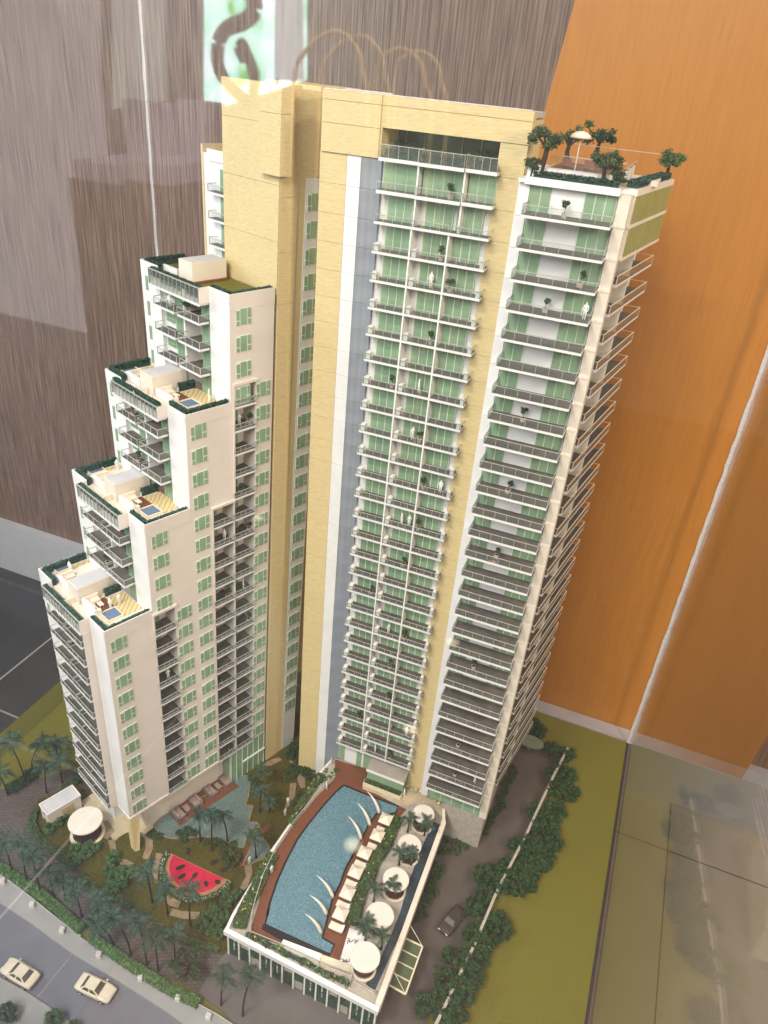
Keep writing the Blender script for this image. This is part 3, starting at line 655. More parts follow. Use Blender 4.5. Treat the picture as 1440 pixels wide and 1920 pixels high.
for a in range(1): 
    n = 12; rings = [(.115, .315), (.10, .345), (.065, .368), (.02, .380)]
    vs = [(r * math.cos(2 * math.pi * i / n), r * math.sin(2 * math.pi * i / n), z) for r, z in rings for i in range(n)]
    m.add(vs, [(j * n + i, j * n + (i + 1) % n, (j + 1) * n + (i + 1) % n, (j + 1) * n + i) for j in range(3) for i in range(n)] + [tuple(3 * n + i for i in range(n)), tuple(reversed(range(n)))], 'cloth_cream')
local('canopy', m, pa, True); local('pole', MB().cyl((0, 0), .006, 0, .33, 'metal_white', 8), pa)
for k, (x, y) in enumerate(((-1.33, 8.80), (-1.10, 8.85))):
    l_ = thing('deck_lounger', 'brown wooden lounger %s the parasol on the roof deck' % ('left of', 'right of')[k], 'lounger', (x, y, ZR + .05), None, .3)
    local('frame', MB().box(-.05, .05, -.10, .10, .03, .042, 'deck_wood'), l_); local('backrest', MB().add([(-.05, .10, .04), (.05, .10, .04), (.05, .17, .11), (-.05, .17, .11), (-.05, .10, .03), (.05, .10, .03), (.05, .17, .10), (-.05, .17, .10)], [(0, 1, 2, 3), (4, 7, 6, 5), (0, 4, 5, 1), (3, 2, 6, 7), (1, 5, 6, 2), (0, 3, 7, 4)], 'deck_wood'), l_)
    for a, b in ((-.045, -.09), (.037, -.09), (-.045, .08), (.037, .08)): local('leg', MB().box(a, a + .008, b, b + .008, 0, .03, 'dark_wood'), l_)
# ================================================================== base board and ground sheets (each about 4 mm above the one below)
BX0, BX1, BY0, BY1 = -9.22, 1.50, 2.72, 11.70
struct('lawn', MB().box(BX0, BX1, BY0, BY1, -.35, 0, 'lawn'))
struct('board_ledge', MB().box(BX0, BX1 + .03, BY1 + .02, 12.04, -.40, .012, 'ledge_grey'))
def sheet(name, poly, z, mat): return struct(name, MB().prism(poly, z - .0035, z, mat))
DRV = [(-3.556,4.416),(-3.489,4.976),(-2.745,5.91),(-1.247,8.917),(-0.701,10.23),(-0.24,10.96),(0.207,10.811),(0.39,10.478),(0.196,9.919),(0.101,8.898),(-0.156,7.861),(-0.327,6.744),(-0.514,5.315),(-0.96,4.51),(-2.439,3.991),(-2.996,4.322)]
sheet('driveway', DRV, .004, 'drive')
sheet('forecourt', [(-3.495,4.413),(-3.47,4.944),(-3.378,5.15),(-1.029,5.052),(-1.395,4.482),(-2.484,4.069),(-2.977,4.331)], .008, 'forecourt')
PAV = [(-8.542,5.57),(-8.253,5.85),(-7.91,6.209),(-7.563,6.652),(-6.6,6.375),(-5.899,6.028),(-5.139,5.559),(-4.263,5.131),(-3.421,5.007),(-3.503,4.425),(-4.533,4.386),(-5.443,4.491),(-6.549,4.643),(-7.993,4.835)]
sheet('brick_paving', PAV, .006, 'pavers')
GAR = [(-7.447,5.63),(-7.326,5.444),(-6.984,5.307),(-6.468,5.22),(-5.902,5.091),(-5.418,4.978),(-5.067,4.958),(-4.491,4.872),(-4.059,4.9),(-3.461,4.973),(-3.349,5.547),(-3.407,7.196),(-3.314,8.696),(-4.543,10.346),(-5.143,10.566),(-4.988,9.471),(-4.763,8.542),(-5.694,7.046),(-6.6,6.375),(-7.292,6.406),(-7.6,5.9)]
sheet('garden_turf', GAR, .010, 'garden_turf')
for q in ([(-6.239,4.739),(-6.156,4.823),(-5.734,4.609),(-5.778,4.484)], [(-5.377,5.093),(-5.323,5.127),(-4.938,4.9),(-4.957,4.836)], [(-4.674,4.858),(-4.678,4.954),(-4.466,5.006),(-4.422,4.918)]): sheet('pavement', q, .0135, 'forecourt')
# undercroft plaza, lounge deck, lagoon
sheet('plaza', [(-6.376,5.968),(-6.957,6.147),(-6.496,7.7),(-5.331,7.992),(-5.228,7.671),(-5.643,6.641),(-5.506,6.568),(-5.664,5.924),(-5.552,5.871),(-5.585,5.65),(-5.965,5.783)], .0135, 'plaza_tan')
sheet('plaza', [(-6.4,5.965),(-6.337,6.064),(-6.092,5.951),(-6.098,5.769),(-6.294,5.811)], .0165, 'path_tan')
LAG = [(-5.595,6.283),(-5.583,6.462),(-5.515,6.594),(-5.145,7.169),(-4.913,7.592),(-4.82,7.785),(-4.68,7.814),(-4.496,7.431),(-4.463,7.272),(-4.334,7.31),(-4.26,7.063),(-4.232,6.999),(-4.106,7.052),(-4.021,7.001),(-4.167,6.889),(-4.07,6.546),(-4.132,6.537),(-4.341,6.533),(-4.572,6.529),(-4.821,6.429),(-5.065,6.267),(-5.204,6.212),(-5.366,6.189)]
sheet('lagoon', LAG, .016, 'lagoon_water')
LAG2 = [(-3.98,6.701),(-3.967,6.812),(-3.887,6.839),(-3.759,6.784),(-3.609,6.649),(-3.677,6.536),(-3.789,6.405),(-3.827,6.309),(-3.924,6.284)]
sheet('lagoon', LAG2, .0165, 'lagoon_water')
rim = MB()
for pl_ in (LAG, LAG2): rim.ribbon(pl_ + pl_[:1], .022, .010, .024, 'path_tan')
struct('pool_kerb', rim)
lounge = sheet('lounge_deck', [(-5.648,6.643),(-5.238,7.714),(-4.753,7.542),(-5.201,6.464),(-5.527,6.599)], .022, 'deck_wood')
# tan paths: each stone slab of the curved walks a piece
paths = [[(-5.715,6.093),(-5.605,6.089),(-5.44,6.055),(-5.352,5.943),(-5.303,5.747),(-5.4,5.738),(-5.467,5.911),(-5.563,6.019)], [(-5.265,5.901),(-5.152,5.932),(-5.097,5.743),(-5.03,5.609),(-4.92,5.499),(-4.965,5.478),(-5.147,5.637)], [(-6.083,5.765),(-5.988,5.821),(-5.888,5.714),(-5.786,5.633),(-5.877,5.601)], [(-5.72,5.59),(-5.601,5.613),(-5.452,5.609),(-5.521,5.536),(-5.643,5.506)], [(-4.73,5.332),(-4.666,5.396),(-4.448,5.385),(-4.431,5.285),(-4.578,5.272)], [(-4.505,5.251),(-4.345,5.272),(-4.102,5.369),(-4.067,5.264),(-4.28,5.178),(-4.483,5.144)], [(-3.88,6.264),(-3.815,6.358),(-3.72,6.235),(-3.672,6.014),(-3.718,5.796),(-3.814,5.733),(-3.772,5.968),(-3.78,6.146)], [(-3.983,7.987),(-3.892,8.044),(-3.786,7.797),(-3.77,7.604),(-3.82,7.457),(-3.87,7.732)], [(-4.619,8.168),(-4.515,8.33),(-4.425,8.415),(-4.359,8.377),(-4.466,8.2),(-4.561,8.127)], [(-4.274,8.474),(-4.13,8.459),(-4.0,8.425),(-4.084,8.37),(-4.215,8.405)], [(-3.962,8.264),(-3.8,8.207),(-3.703,8.016),(-3.773,7.983),(-3.902,8.105)], [(-3.999,6.349),(-4.036,6.547),(-4.004,6.65),(-3.946,6.48),(-3.863,6.306),(-3.95,6.234)], [(-4.016,6.938),(-3.897,7.134),(-3.849,7.086),(-3.942,6.881)]]
for i, q in enumerate(paths): struct('path', MB().prism(q, .006, .018, 'deck_wood' if i >= 11 else 'path_tan'))
RLC = (-5.697,5.803)
sheet('round_lawn', [(RLC[0] + .27 * math.cos(k * math.pi / 12), RLC[1] + .30 * math.sin(k * math.pi / 12)) for k in range(24)], .0172, 'garden_turf')
# ------------------------------------------------------------------ road, pavement, kerbs
road = [(-9.591,4.296),(-6.817,4.301),(-6.174,4.244),(-5.38,4.148),(-4.582,4.108),(-3.858,4.061),(-3.389,4.008),(-2.746,3.856),(-4.299,3.048),(-6.141,2.367),(-8.976,3.242)]
sheet('road', road, .005, 'asphalt')
walk = [(-9.781,4.83),(-7.777,4.642),(-7.122,4.614),(-6.417,4.511),(-5.841,4.413),(-5.267,4.345),(-4.459,4.294),(-3.754,4.276),(-3.12,4.261),(-2.568,4.213),(-2.736,3.842),(-3.376,3.994),(-3.844,4.047),(-4.566,4.093),(-5.361,4.133),(-6.151,4.229),(-6.793,4.285),(-9.556,4.281)]
struct('pavement', MB().prism(walk, .0, .04, 'pavement', 'kerb'))
walk2 = [(-6.828,3.566),(-6.002,3.495),(-5.546,3.491),(-5.144,3.468),(-4.423,3.395),(-4.284,3.037),(-6.118,2.358)]
struct('pavement', MB().prism(walk2, .0, .04, 'pavement', 'kerb'))
struct('board_joint', MB().ribbon([(-5.342,4.303), (-5.358,4.078)], .010, .0405, .042, 'ledge_grey').ribbon([(-5.365,4.067), (-5.39,3.488)], .010, .0055, .008, 'ledge_grey').ribbon([(-5.37,3.475), (-5.368,3.079)], .010, .0405, .042, 'ledge_grey'))
struct('hedge_kerb', MB().ribbon([(-7.777,4.642),(-7.122,4.614),(-6.417,4.511),(-5.841,4.413),(-5.4,4.36)], .018, .04, .07, 'kerb').ribbon([(-5.237,4.343),(-4.459,4.294),(-3.754,4.276),(-3.12,4.261),(-2.568,4.213)], .018, .04, .07, 'kerb'))
# ------------------------------------------------------------------ bollard lights
BOL = [(-6.983,4.536),(-6.334,4.433),(-5.686,4.313),(-4.995,4.25),(-4.289,4.232),(-3.681,4.22),(-3.188,4.189)]
bm1 = MB().box(-.033, .033, -.033, .033, 0, .075, 'metal_white'); bm1 = bm1.mesh('housing'); bm2 = MB().box(-.026, .026, -.026, .026, .075, .083, 'roof_grey').mesh('lens')
for i, p in enumerate(BOL):
    t = thing('bollard_light', 'white cube light on the pavement, %s from the left' % ORD[i], 'bollard light', (p[0], p[1], .04), 'cube lights along the pavement', .5 - .06 * i)
    obj('housing', bm1, t, WL[t.name]); obj('lens', bm2, t, WL[t.name])
# ------------------------------------------------------------------ watermelon splash pad
wm_ = thing('watermelon_pad', 'red watermelon slice shaped play pad with dark seeds on the garden turf', 'play pad', (*(-4.596,5.871), .010))
part('rind', MB().prism([(-5.086,5.98),(-5.003,5.987),(-4.077,5.968),(-4.003,5.982),(-4.009,5.859),(-4.067,5.733),(-4.149,5.633),(-4.297,5.546),(-4.461,5.498),(-4.63,5.514),(-4.789,5.569),(-4.924,5.658),(-5.02,5.778)], .010, .022, 'rind_tan'), wm_)
part('flesh', MB().prism([(-4.992,5.973),(-4.07,5.957),(-4.091,5.865),(-4.138,5.754),(-4.227,5.649),(-4.345,5.59),(-4.509,5.57),(-4.667,5.596),(-4.808,5.655),(-4.912,5.75),(-4.975,5.867)], .0225, .027, 'red_mat'), wm_)
def seed_poly(c, ang, l, wd, n=12): return [(c[0] + l * math.cos(a) * math.cos(ang) - wd * math.sin(a) * math.sin(ang), c[1] + l * math.cos(a) * math.sin(ang) + wd * math.sin(a) * math.cos(ang)) for a in [2 * math.pi * k / n for k in range(n)]]
for (p, q, zz) in zip([(-4.821,5.788),(-4.694,5.664),(-4.501,5.763),(-4.22,5.743),(-4.168,5.877)], [(-4.72,5.908),(-4.635,5.789),(-4.489,5.88),(-4.305,5.813),(-4.073,5.874)], [.0272] * 5):
    c = ((p[0] + q[0]) / 2, (p[1] + q[1]) / 2); part('seed', MB().prism(seed_poly(c, math.atan2(q[1] - p[1], q[0] - p[0]), math.hypot(q[0] - p[0], q[1] - p[1]) / 2, .034), .0272, .034, 'seed_dark'), wm_)
for i, (p, q) in enumerate(zip([(-4.79,6.078),(-4.393,6.086),(-4.182,6.045)], [(-4.86,6.186),(-4.313,6.208),(-4.104,6.164)])):
    c = ((p[0] + q[0]) / 2, (p[1] + q[1]) / 2)
    top('stepping_seed', MB().prism(seed_poly(c, math.atan2(q[1] - p[1], q[0] - p[0]), math.hypot(q[0] - p[0], q[1] - p[1]) / 2, .038), .0105, .02, 'seed_dark'), 'dark seed shaped stone on the turf, %s above the watermelon pad' % ('leftmost', 'middle one', 'rightmost')[i], 'stepping stone', 'seed shaped stones on the turf')
# ------------------------------------------------------------------ pool podium
ZD = .60
POD = [(-3.407,5.011),(-3.433,5.215),(-3.429,6.32),(-3.394,6.828),(-3.435,7.818),(-3.35,8.296)] + [(-3.30, 8.37), (-1.285, 8.37), (-1.285, 8.17), (-1.19, 7.93)] + [(-1.134,4.922)]
FL, FR = POD[0], POD[-1]
pod = thing('pool_podium', 'white edged raised podium with the curved blue swimming pool', 'podium', (-2.3, 6.5, 0)); PW = WL[pod.name]
inner = [(p[0] + (.05 if i < 6 else -.05 if i == 10 else 0), p[1] + (.05 if i in (0, 10) else 0)) for i, p in enumerate(POD)]
part('body', MB().prism([(p[0] + (.03 if i < 5 else -.03 if i >= 9 else 0), p[1] + (.04 if i in (0, 10) else 0)) for i, p in enumerate(POD)], 0, ZD - .02, 'forecourt'), pod)
part('floor', MB().prism(POD, ZD - .018, ZD, 'bark_wall'), pod)
PAVM = [(-2.636,7.989),(-2.686,8.204),(-1.32,8.407),(-1.222,7.981),(-1.648,8.106),(-1.867,7.955),(-2.312,7.984)]
part('beige_terrace', MB().prism([(-2.64,7.975),(-2.67,8.289),(-1.981,8.264),(-2.018,8.473),(-1.698,8.449),(-1.304,8.39),(-1.257,8.033),(-1.464,8.194),(-1.67,8.168),(-1.854,7.973),(-2.014,7.981),(-2.312,7.984)], ZD, ZD + .007, 'plaza_tan'), pod)
part('pool_deck', MB().prism([(-3.306,8.34),(-2.717,8.386),(-2.645,8.214),(-2.659,8.006),(-1.829,7.916),(-1.894,7.677),(-1.931,7.282),(-1.975,6.882),(-1.971,6.523),(-1.939,6.158),(-1.887,5.84)] + [(-1.876,5.675),(-1.82,5.256),(-3.102,5.096),(-3.178,5.407),(-3.243,5.667)] + [(-3.257,5.554),(-3.348,5.907),(-3.39,6.388),(-3.364,6.807),(-3.327,7.116),(-3.198,7.798),(-3.138,7.978)], ZD, ZD + .006, 'deck_wood'), pod)
POOL = [(-2.951,7.906),(-3.013,7.709),(-3.076,7.416),(-3.144,6.99),(-3.176,6.67),(-3.162,6.282),(-3.128,5.943),(-3.063,5.6),(-3.0,5.418)] + [(-3.037,5.516),(-2.97,5.303),(-2.626,5.275),(-2.312,5.284),(-1.972,5.302),(-1.973,5.443),(-2.163,5.46),(-2.205,5.671),(-2.277,6.045),(-2.27,6.262)] + [(-2.297,6.554),(-2.276,7.099),(-2.273,7.364),(-2.238,7.63),(-2.077,7.688),(-1.957,7.779),(-1.974,7.912),(-2.478,7.901)]
part('pool_edge', MB().ribbon(POOL + POOL[:1], .03, ZD + .006, ZD + .012, 'black_edge').prism([(-3.001,5.293),(-2.959,5.312),(-1.972,5.313),(-1.968,5.276),(-2.627,5.192),(-2.975,5.218)], ZD + .0065, ZD + .0115, 'black_edge'), pod)
part('pool_water', MB().prism(POOL, ZD + .0062, ZD + .0105, 'pool_water'), pod)
part('white_bench', MB().prism([(-2.638,5.212),(-2.073,5.253),(-2.058,5.132),(-2.634,5.113)], ZD + .006, ZD + .03, 'figure_white').prism([(-2.073,5.253),(-1.651,5.293),(-1.631,5.198),(-2.054,5.133)], ZD + .006, ZD + .016, 'cream_rim'), pod)
part('mosaic_floor', MB().prism([(-1.882,5.74),(-1.632,5.762),(-1.599,5.275),(-1.812,5.263)], ZD + .007, ZD + .010, 'figure_white'), pod)
fm = MB()
for c0 in [(-1.809,5.574),(-1.723,5.608),(-1.723,5.308),(-1.771,5.293)]:
    for a in range(3):
        aa = a * 2.1 + c0[0] * 9; fm.tube([(c0[0] + .045 * u * math.cos(aa + u * 2.2), c0[1] + .045 * u * math.sin(aa + u * 2.2), ZD + .0125) for u in (.1, .35, .6, .85, 1)], [.007, .006, .005, .004, .006], 'black_edge', 5)
part('floral_motif', fm, pod)
part('water_channel', MB().prism([(-1.347,7.899),(-1.214,7.87),(-1.197,7.504)] + [(-1.175,6.517),(-1.24,5.108),(-1.386,5.153),(-1.332,5.332),(-1.33,5.566),(-1.311,5.908),(-1.31,6.26)] + [(-1.359,6.774),(-1.365,7.194),(-1.366,7.512)], ZD + .0012, ZD + .005, 'channel_water'), pod)
# fascia and parapets
fy = FL[1]; 
part('fascia', MB().add([(FL[0] - .03, FL[1] - .035, ZD - .06), (FR[0] + .03, FR[1] - .035, ZD - .06), (FR[0] + .03, FR[1] + .03, ZD - .06), (FL[0] - .03, FL[1] + .03, ZD - .06), (FL[0] - .03, FL[1] - .035, ZD + .025), (FR[0] + .03, FR[1] - .035, ZD + .025), (FR[0] + .03, FR[1] + .03, ZD + .025), (FL[0] - .03, FL[1] + .03, ZD + .025)], [(0, 3, 2, 1), (4, 5, 6, 7), (0, 1, 5, 4), (1, 2, 6, 5), (2, 3, 7, 6), (3, 0, 4, 7)], 'white_paint'), pod)
part('left_parapet', MB().ribbon(POD[0:4], .045, ZD - .12, ZD + .028, 'white_paint').ribbon(POD[3:6], .035, ZD - .06, ZD + .024, 'white_paint'), pod)
part('right_parapet', MB().ribbon([(FR[0] + .0, FR[1] + .034), (-1.19, 7.93)], .075, ZD - .12, ZD + .06, 'cream_paint').ribbon([(-1.19, 7.93), (-1.27, 8.16)], .05, ZD - .1, ZD + .05, 'cream_paint'), pod)
# ground storey behind the fascia: white pillars with leafy and plain infill panels between them
NB = 13
def fpt(k): u = k / NB; return (FL[0] + .01 + (FR[0] - FL[0] - .02) * u, FL[1] + .02 + (FR[1] - FL[1]) * u)
for k in range(NB + 1):
    x, y = fpt(k); part('pillar', MB().box(x - .011, x + .011, y - .012, y + .03, 0, ZD - .06, 'figure_white'), pod)
rng = random.Random(3)
for k in range(NB):
    (xa, ya), (xb, yb) = fpt(k), fpt(k + 1); xa += .016; xb -= .016; y = (ya + yb) / 2 + .012; pat = k % 4
    hi, lo_ = (ZD - .061, .02); mid = (.26, .30, .22, .34)[pat]
    if pat in (0, 3): part('infill_panel', MB().box(xa, xb, y, y + .02, lo_, hi, 'leaf_hedge_0'), pod); part('slot', MB().box((xa + xb) / 2 - .010, (xa + xb) / 2 + .010, y - .006, y - .001, .15, .40, 'figure_white'), pod)
    else:
        a, b = ((lo_, mid), (mid + .003, hi)); grn = a if pat == 1 else b; whi = b if pat == 1 else a
        part('infill_panel', MB().box(xa, xb, y, y + .02, *grn, 'leaf_hedge_0'), pod); part('infill_panel', MB().box(xa, xb, y + .006, y + .02, *whi, 'bark_wall'), pod)
    g = MB(); zz = (lo_, hi) if pat in (0, 3) else grn
    for _ in range(int(700 * (zz[1] - zz[0]))): g.leaf(Vector((rng.uniform(xa, xb), y - .004, rng.uniform(*zz))), Vector((rng.gauss(0, .5), -1, rng.gauss(0, .5) + .3)).normalized(), .026, rng, GREEN['hedge'][int(rng.random() * 2.2)])
    o = part('creeper', g, pod)
# glazed canopy on the right side of the podium
gc = thing('glass_canopy', 'green glass canopy with white frame hung on the podium side over the drive', 'canopy', (*(-0.985,5.695), .35))
ca = [(-1.136,6.074),(-0.875,6.066),(-0.876,5.37),(-1.151,5.391)]
part('glazing', MB().prism(ca, .345, .352, 'dark_green_glass'), gc)
for i in range(4): part('frame_bar', MB().bar((*ca[i], .357), (*ca[(i + 1) % 4], .357), .022, .016, 'cream_rim'), gc)
for k in (1, 2, 3):
    u = k / 4; a = [ca[0][j] + (ca[3][j] - ca[0][j]) * u for j in (0, 1)]; b = [ca[1][j] + (ca[2][j] - ca[1][j]) * u for j in (0, 1)]; part('frame_bar', MB().bar((*a, .358), (*b, .358), .014, .012, 'cream_rim'), gc)
for i in (1, 2): part('stay_rod', MB().tube([(*ca[i], .36), (-1.12, ca[i][1] + (.10 if i == 1 else .12), .56)], .005, 'cream_rim'), gc)
# deck railing
def railing(name, path, label, z, hgt):
    t = thing(name, label, 'railing', (*path[0], z)); r_ = MB(); g = MB()
    for a, b in zip(path[:-1], path[1:]):
        r_.bar((*a, z + hgt), (*b, z + hgt), .010, .008, 'rail_metal'); r_.bar((*a, z + .006), (*b, z + .006), .010, .010, 'cream_rim')
        n = Vector((b[1] - a[1], a[0] - b[0])).normalized() * .0012
        g.add([(a[0] - n.x, a[1] - n.y, z + .01), (b[0] - n.x, b[1] - n.y, z + .01), (b[0] + n.x, b[1] + n.y, z + .01), (a[0] + n.x, a[1] + n.y, z + .01), (a[0] - n.x, a[1] - n.y, z + hgt - .005), (b[0] - n.x, b[1] - n.y, z + hgt - .005), (b[0] + n.x, b[1] + n.y, z + hgt - .005), (a[0] + n.x, a[1] + n.y, z + hgt - .005)], [(0, 1, 5, 4), (2, 3, 7, 6)], 'acrylic')
    part('rail', r_, t); part('glass_panel', g, t)
    for p in path: part('post', MB().cyl(p, .006, z, z + hgt, 'rail_metal', 6), t)
railing('glass_railing', [(-3.147,7.951),(-3.195,7.791),(-3.27,7.462),(-3.323,7.109),(-3.36,6.8),(-3.387,6.382),(-3.345,5.901),(-3.261,5.546),(-3.195,5.308)] + [(-3.09,5.106)], 'long glass railing curving along the left edge of the pool deck', ZD + .006, .075)
railing('glass_railing', [(-3.077,5.101),(-2.59,5.122),(-2.056,5.127),(-1.594,5.163),(-1.566,5.061)], 'straight glass railing along the front edge of the pool deck', ZD + .006, .075)
railing('glass_railing', [(-1.555,5.103),(-1.224,5.08)], 'short glass railing at the front right corner of the podium', ZD + .026, .06)
# ------------------------------------------------------------------ parasols with daybeds along the pool
UMB = [(-2.035,7.489),(-2.045,7.161),(-2.108,6.804),(-2.106,6.461),(-2.085,6.113),(-2.045,5.794)]
UA = math.atan2(UMB[5][1] - UMB[0][1], UMB[5][0] - UMB[0][0])
um1 = MB().add([(-.095, -.095, .165), (.095, -.095, .165), (.095, .095, .165), (-.095, .095, .165), (0, 0, .235)], [(0, 1, 4), (1, 2, 4), (2, 3, 4), (3, 0, 4), (3, 2, 1, 0)], 'cloth_cream').add([(-.095, -.095, .145), (.095, -.095, .145), (.095, .095, .145), (-.095, .095, .145), (-.095, -.095, .165), (.095, -.095, .165), (.095, .095, .165), (-.095, .095, .165)], [(0, 1, 5, 4), (1, 2, 6, 5), (2, 3, 7, 6), (3, 0, 4, 7)], 'cloth_cream').mesh('canopy')
um2 = MB().cyl((0, 0), .006, 0, .2, 'metal_white', 6).cyl((0, 0), .03, 0, .012, 'dark_wood', 10).mesh('pole')
bd1 = MB().box(-.10, .10, -.045, .045, .025, .05, 'cloth_cream').mesh('mattress'); bd2 = MB().box(-.105, .105, -.05, .05, .012, .025, 'dark_wood').mesh('frame'); bd3 = MB().add([(.05, -.045, .05), (.11, -.045, .085), (.11, .045, .085), (.05, .045, .05), (.05, -.045, .04), (.11, -.045, .04), (.11, .045, .04), (.05, .045, .04)], [(0, 1, 2, 3), (0, 4, 5, 1), (1, 5, 6, 2), (2, 6, 7, 3), (3, 7, 4, 0)], 'figure_white').mesh('headrest')
UL = ['uppermost beside the pool corner', 'second from the top', 'third from the top, beside the bright glow patch', 'fourth from the top', 'fifth from the top', 'lowest, above the lone white lounger']
for i, p in enumerate(UMB):
    t = thing('square_parasol', 'cream square parasol on the pool deck, %s' % UL[i], 'parasol', (p[0], p[1], ZD + .006), 'square parasols along the pool', UA)
    obj('canopy', um1, t, WL[t.name]); obj('pole', um2, t, WL[t.name])
BED = UMB + [(-2.043,5.649)]
for i, p in enumerate(BED):
    off = (.13 * math.cos(UA), .13 * math.sin(UA)) if i < 6 else (0, 0)
    t = thing('sun_lounger', ('white cushioned daybed below the parasol, %s' % UL[i].split(',')[0] if i < 6 else 'lone white sun lounger standing free below the last parasol'), 'lounger', (p[0] + off[0], p[1] + off[1], ZD + .006), 'loungers along the pool', UA - 1.57 + (3.14 if i == 6 else 3.14))
    for n_, m_ in (('mattress', bd1), ('frame', bd2), ('headrest', bd3)): obj(n_, m_, t, WL[t.name])
# ------------------------------------------------------------------ water jets: curved white tusks
for i, (b, tp) in enumerate(zip([(-2.205,7.658),(-2.254,7.385),(-2.287,7.103),(-2.28,6.052),(-2.254,5.783)] + [(-2.209,5.512)], [(-2.489,7.775),(-2.544,7.501),(-2.572,7.215),(-2.582,6.11),(-2.539,5.799)] + [(-2.479,5.531)])):
    B_, T_ = Vector((*b, ZD + .01)), Vector((*tp, ZD + .26)); K = B_ + Vector((0, 0, .24)) + (T_ - B_) * .25; K.z = ZD + .24
    pts = [(1 - u) ** 2 * B_ + 2 * u * (1 - u) * K + u * u * T_ for u in [k / 9 for k in range(10)]]
    o = top('fountain_tusk', MB().tube(pts, [.027, .026, .025, .023, .021, .018, .015, .011, .007, .002], 'cloth_cream', 8), 'curved cream fountain tusk at the pool edge, %s from the top' % ORD[i], 'fountain', 'curved fountain tusks beside the pool', (*b, ZD + .01), True)
# ------------------------------------------------------------------ round pavilions
def pavilion(i, c, r, z, h, label, rb, nsl=26):
    t = thing('round_pavilion', label, 'pavilion', (c[0], c[1], z), 'round white roofed pavilions')
    local('roof', MB().cyl((0, 0), r, h, h + .018, 'pavilion_white', 40).cyl((0, 0), r * .97, h + .018, h + .024, 'pavilion_white', 40), t)
    local('core', MB().cyl((0, 0), rb * .93, .004, h - .003, 'dark_wood', 24), t)
    local('base_ring', MB().cyl((0, 0), rb * 1.28, .001, .008, 'cream_rim', 28), t)
    s_ = MB().box(rb - .004, rb + .008, -.006, .006, .009, h - .002, 'slat_wood').mesh('slat')
    for k in range(nsl): obj('slat', s_, t, WL[t.name], 2 * math.pi * k / nsl)
PV = [(-1.498,7.738),(-1.51,7.125),(-1.502,6.514),(-1.515,5.918),(-1.485,5.319)]
for i, p in enumerate(PV): pavilion(i, p, (.172, .180, .190, .198, .203)[i], ZD + .008, .27, 'cream round roofed slatted pavilion on the podium, %s' % ('farthest, by the tower', 'second from the tower', 'middle one of the row', 'second from the front corner', 'nearest the front corner')[i], .135)
pavilion(5, (-6.452,5.738), .262, .012, .30, 'largest white round roof pavilion in the garden below the stepped tower', .21, 34)
# curved roof kiosk against the tower and cafe furniture
ki = thing('pool_kiosk', 'green walled kiosk with a curved grey roof against the tall tower', 'kiosk', (-2.3, 8.2, ZD))
part('wall', MB().box(-2.62, -1.99, 8.14, 8.355, ZD + .009, ZD + .33, 'green_glass'), ki)
rv = []; n = 7
for k in range(n):
    u = k / (n - 1); rv.append((8.352 - .245 * u, ZD + .455 - .10 * u ** 1.8))
part('roof', MB().add([(x, y, z) for y, z in rv for x in (-2.635, -1.975)], [(2 * k, 2 * k + 2, 2 * k + 3, 2 * k + 1) for k in range(n - 1)], 'kiosk_roof').add([(x, y, z) for x in (-2.635, -1.975) for y, z in [(rv[0][0], ZD + .332)] + rv + [(rv[-1][0], ZD + .332)]], [tuple(range(0, n + 2)), tuple(range(2 * n + 3, n + 1, -1))], 'white_paint').box(-2.64, -1.97, 8.092, 8.106, ZD + .315, ZD + .357, 'figure_white'), ki)
rng = random.Random(5); h = MB(); h.box(-2.66, -1.98, 8.04, 8.13, ZD + .0075, ZD + .08, 'cream_rim'); hrun(h, (-2.64, 8.085), (-2.0, 8.085), .07, ZD + .075, .045, .8, 'shrub', .024)
top('planter', h, 'long cream planter with low green plants before the kiosk', 'planter')
for i, p in enumerate([(-1.807,8.301),(-1.961,8.315),(-1.45,8.264)]):
    t = thing('cafe_table', 'small round tan cafe table on the beige terrace, %s' % ('middle one below the yellow strip', 'left one by the kiosk corner', 'right one by the ramp')[i], 'table', (p[0], p[1], ZD + .007), 'cafe tables on the beige terrace')
    local('tabletop', MB().cyl((0, 0), .04, .055, .062, 'sand', 12), t); local('stem', MB().cyl((0, 0), .006, 0, .055, 'dark_wood', 6), t)
    for k in range(2):
        a = 2.2 * k + i; c = thing('cafe_chair', 'tiny cream chair %s the %s cafe table' % (('left of', 'right of')[k], ('middle', 'left', 'right')[i]), 'chair', (p[0] + (-.07, .07)[k], p[1] + .03 * math.sin(a), ZD + .007), 'cafe chairs on the beige terrace', (0, math.pi)[k])
        local('seat', MB().box(-.02, .02, -.02, .02, .026, .032, 'cloth_cream'), c); local('backrest', MB().box(-.024, -.018, -.02, .02, .032, .075, 'cloth_cream'), c)
        for q in ((-.018, -.018), (.014, -.018), (-.018, .014), (.014, .014)): local('leg', MB().box(q[0], q[0] + .004, q[1], q[1] + .004, 0, .026, 'dark_wood'), c)
top('sail_pylon', MB().add([(-3.34, 8.20, .58), (-3.30, 8.16, .58), (-3.29, 8.22, .58), (-3.325, 8.20, .80), (-3.315, 8.18, .84), (-3.305, 8.20, .80)], [(0, 1, 4, 3), (1, 2, 5, 4), (2, 0, 3, 5), (3, 4, 5), (2, 1, 0)], 'cloth_cream'), 'pointed cream fin at the foot of the blue panel', 'pylon')
# ------------------------------------------------------------------ guard house in the garden
gh = thing('guard_house', 'small white flat roofed guard house beside the round pavilion', 'guard house', LT(1.5, -.5, 0))
def Gb(*a): return MB(LT).box(*a)
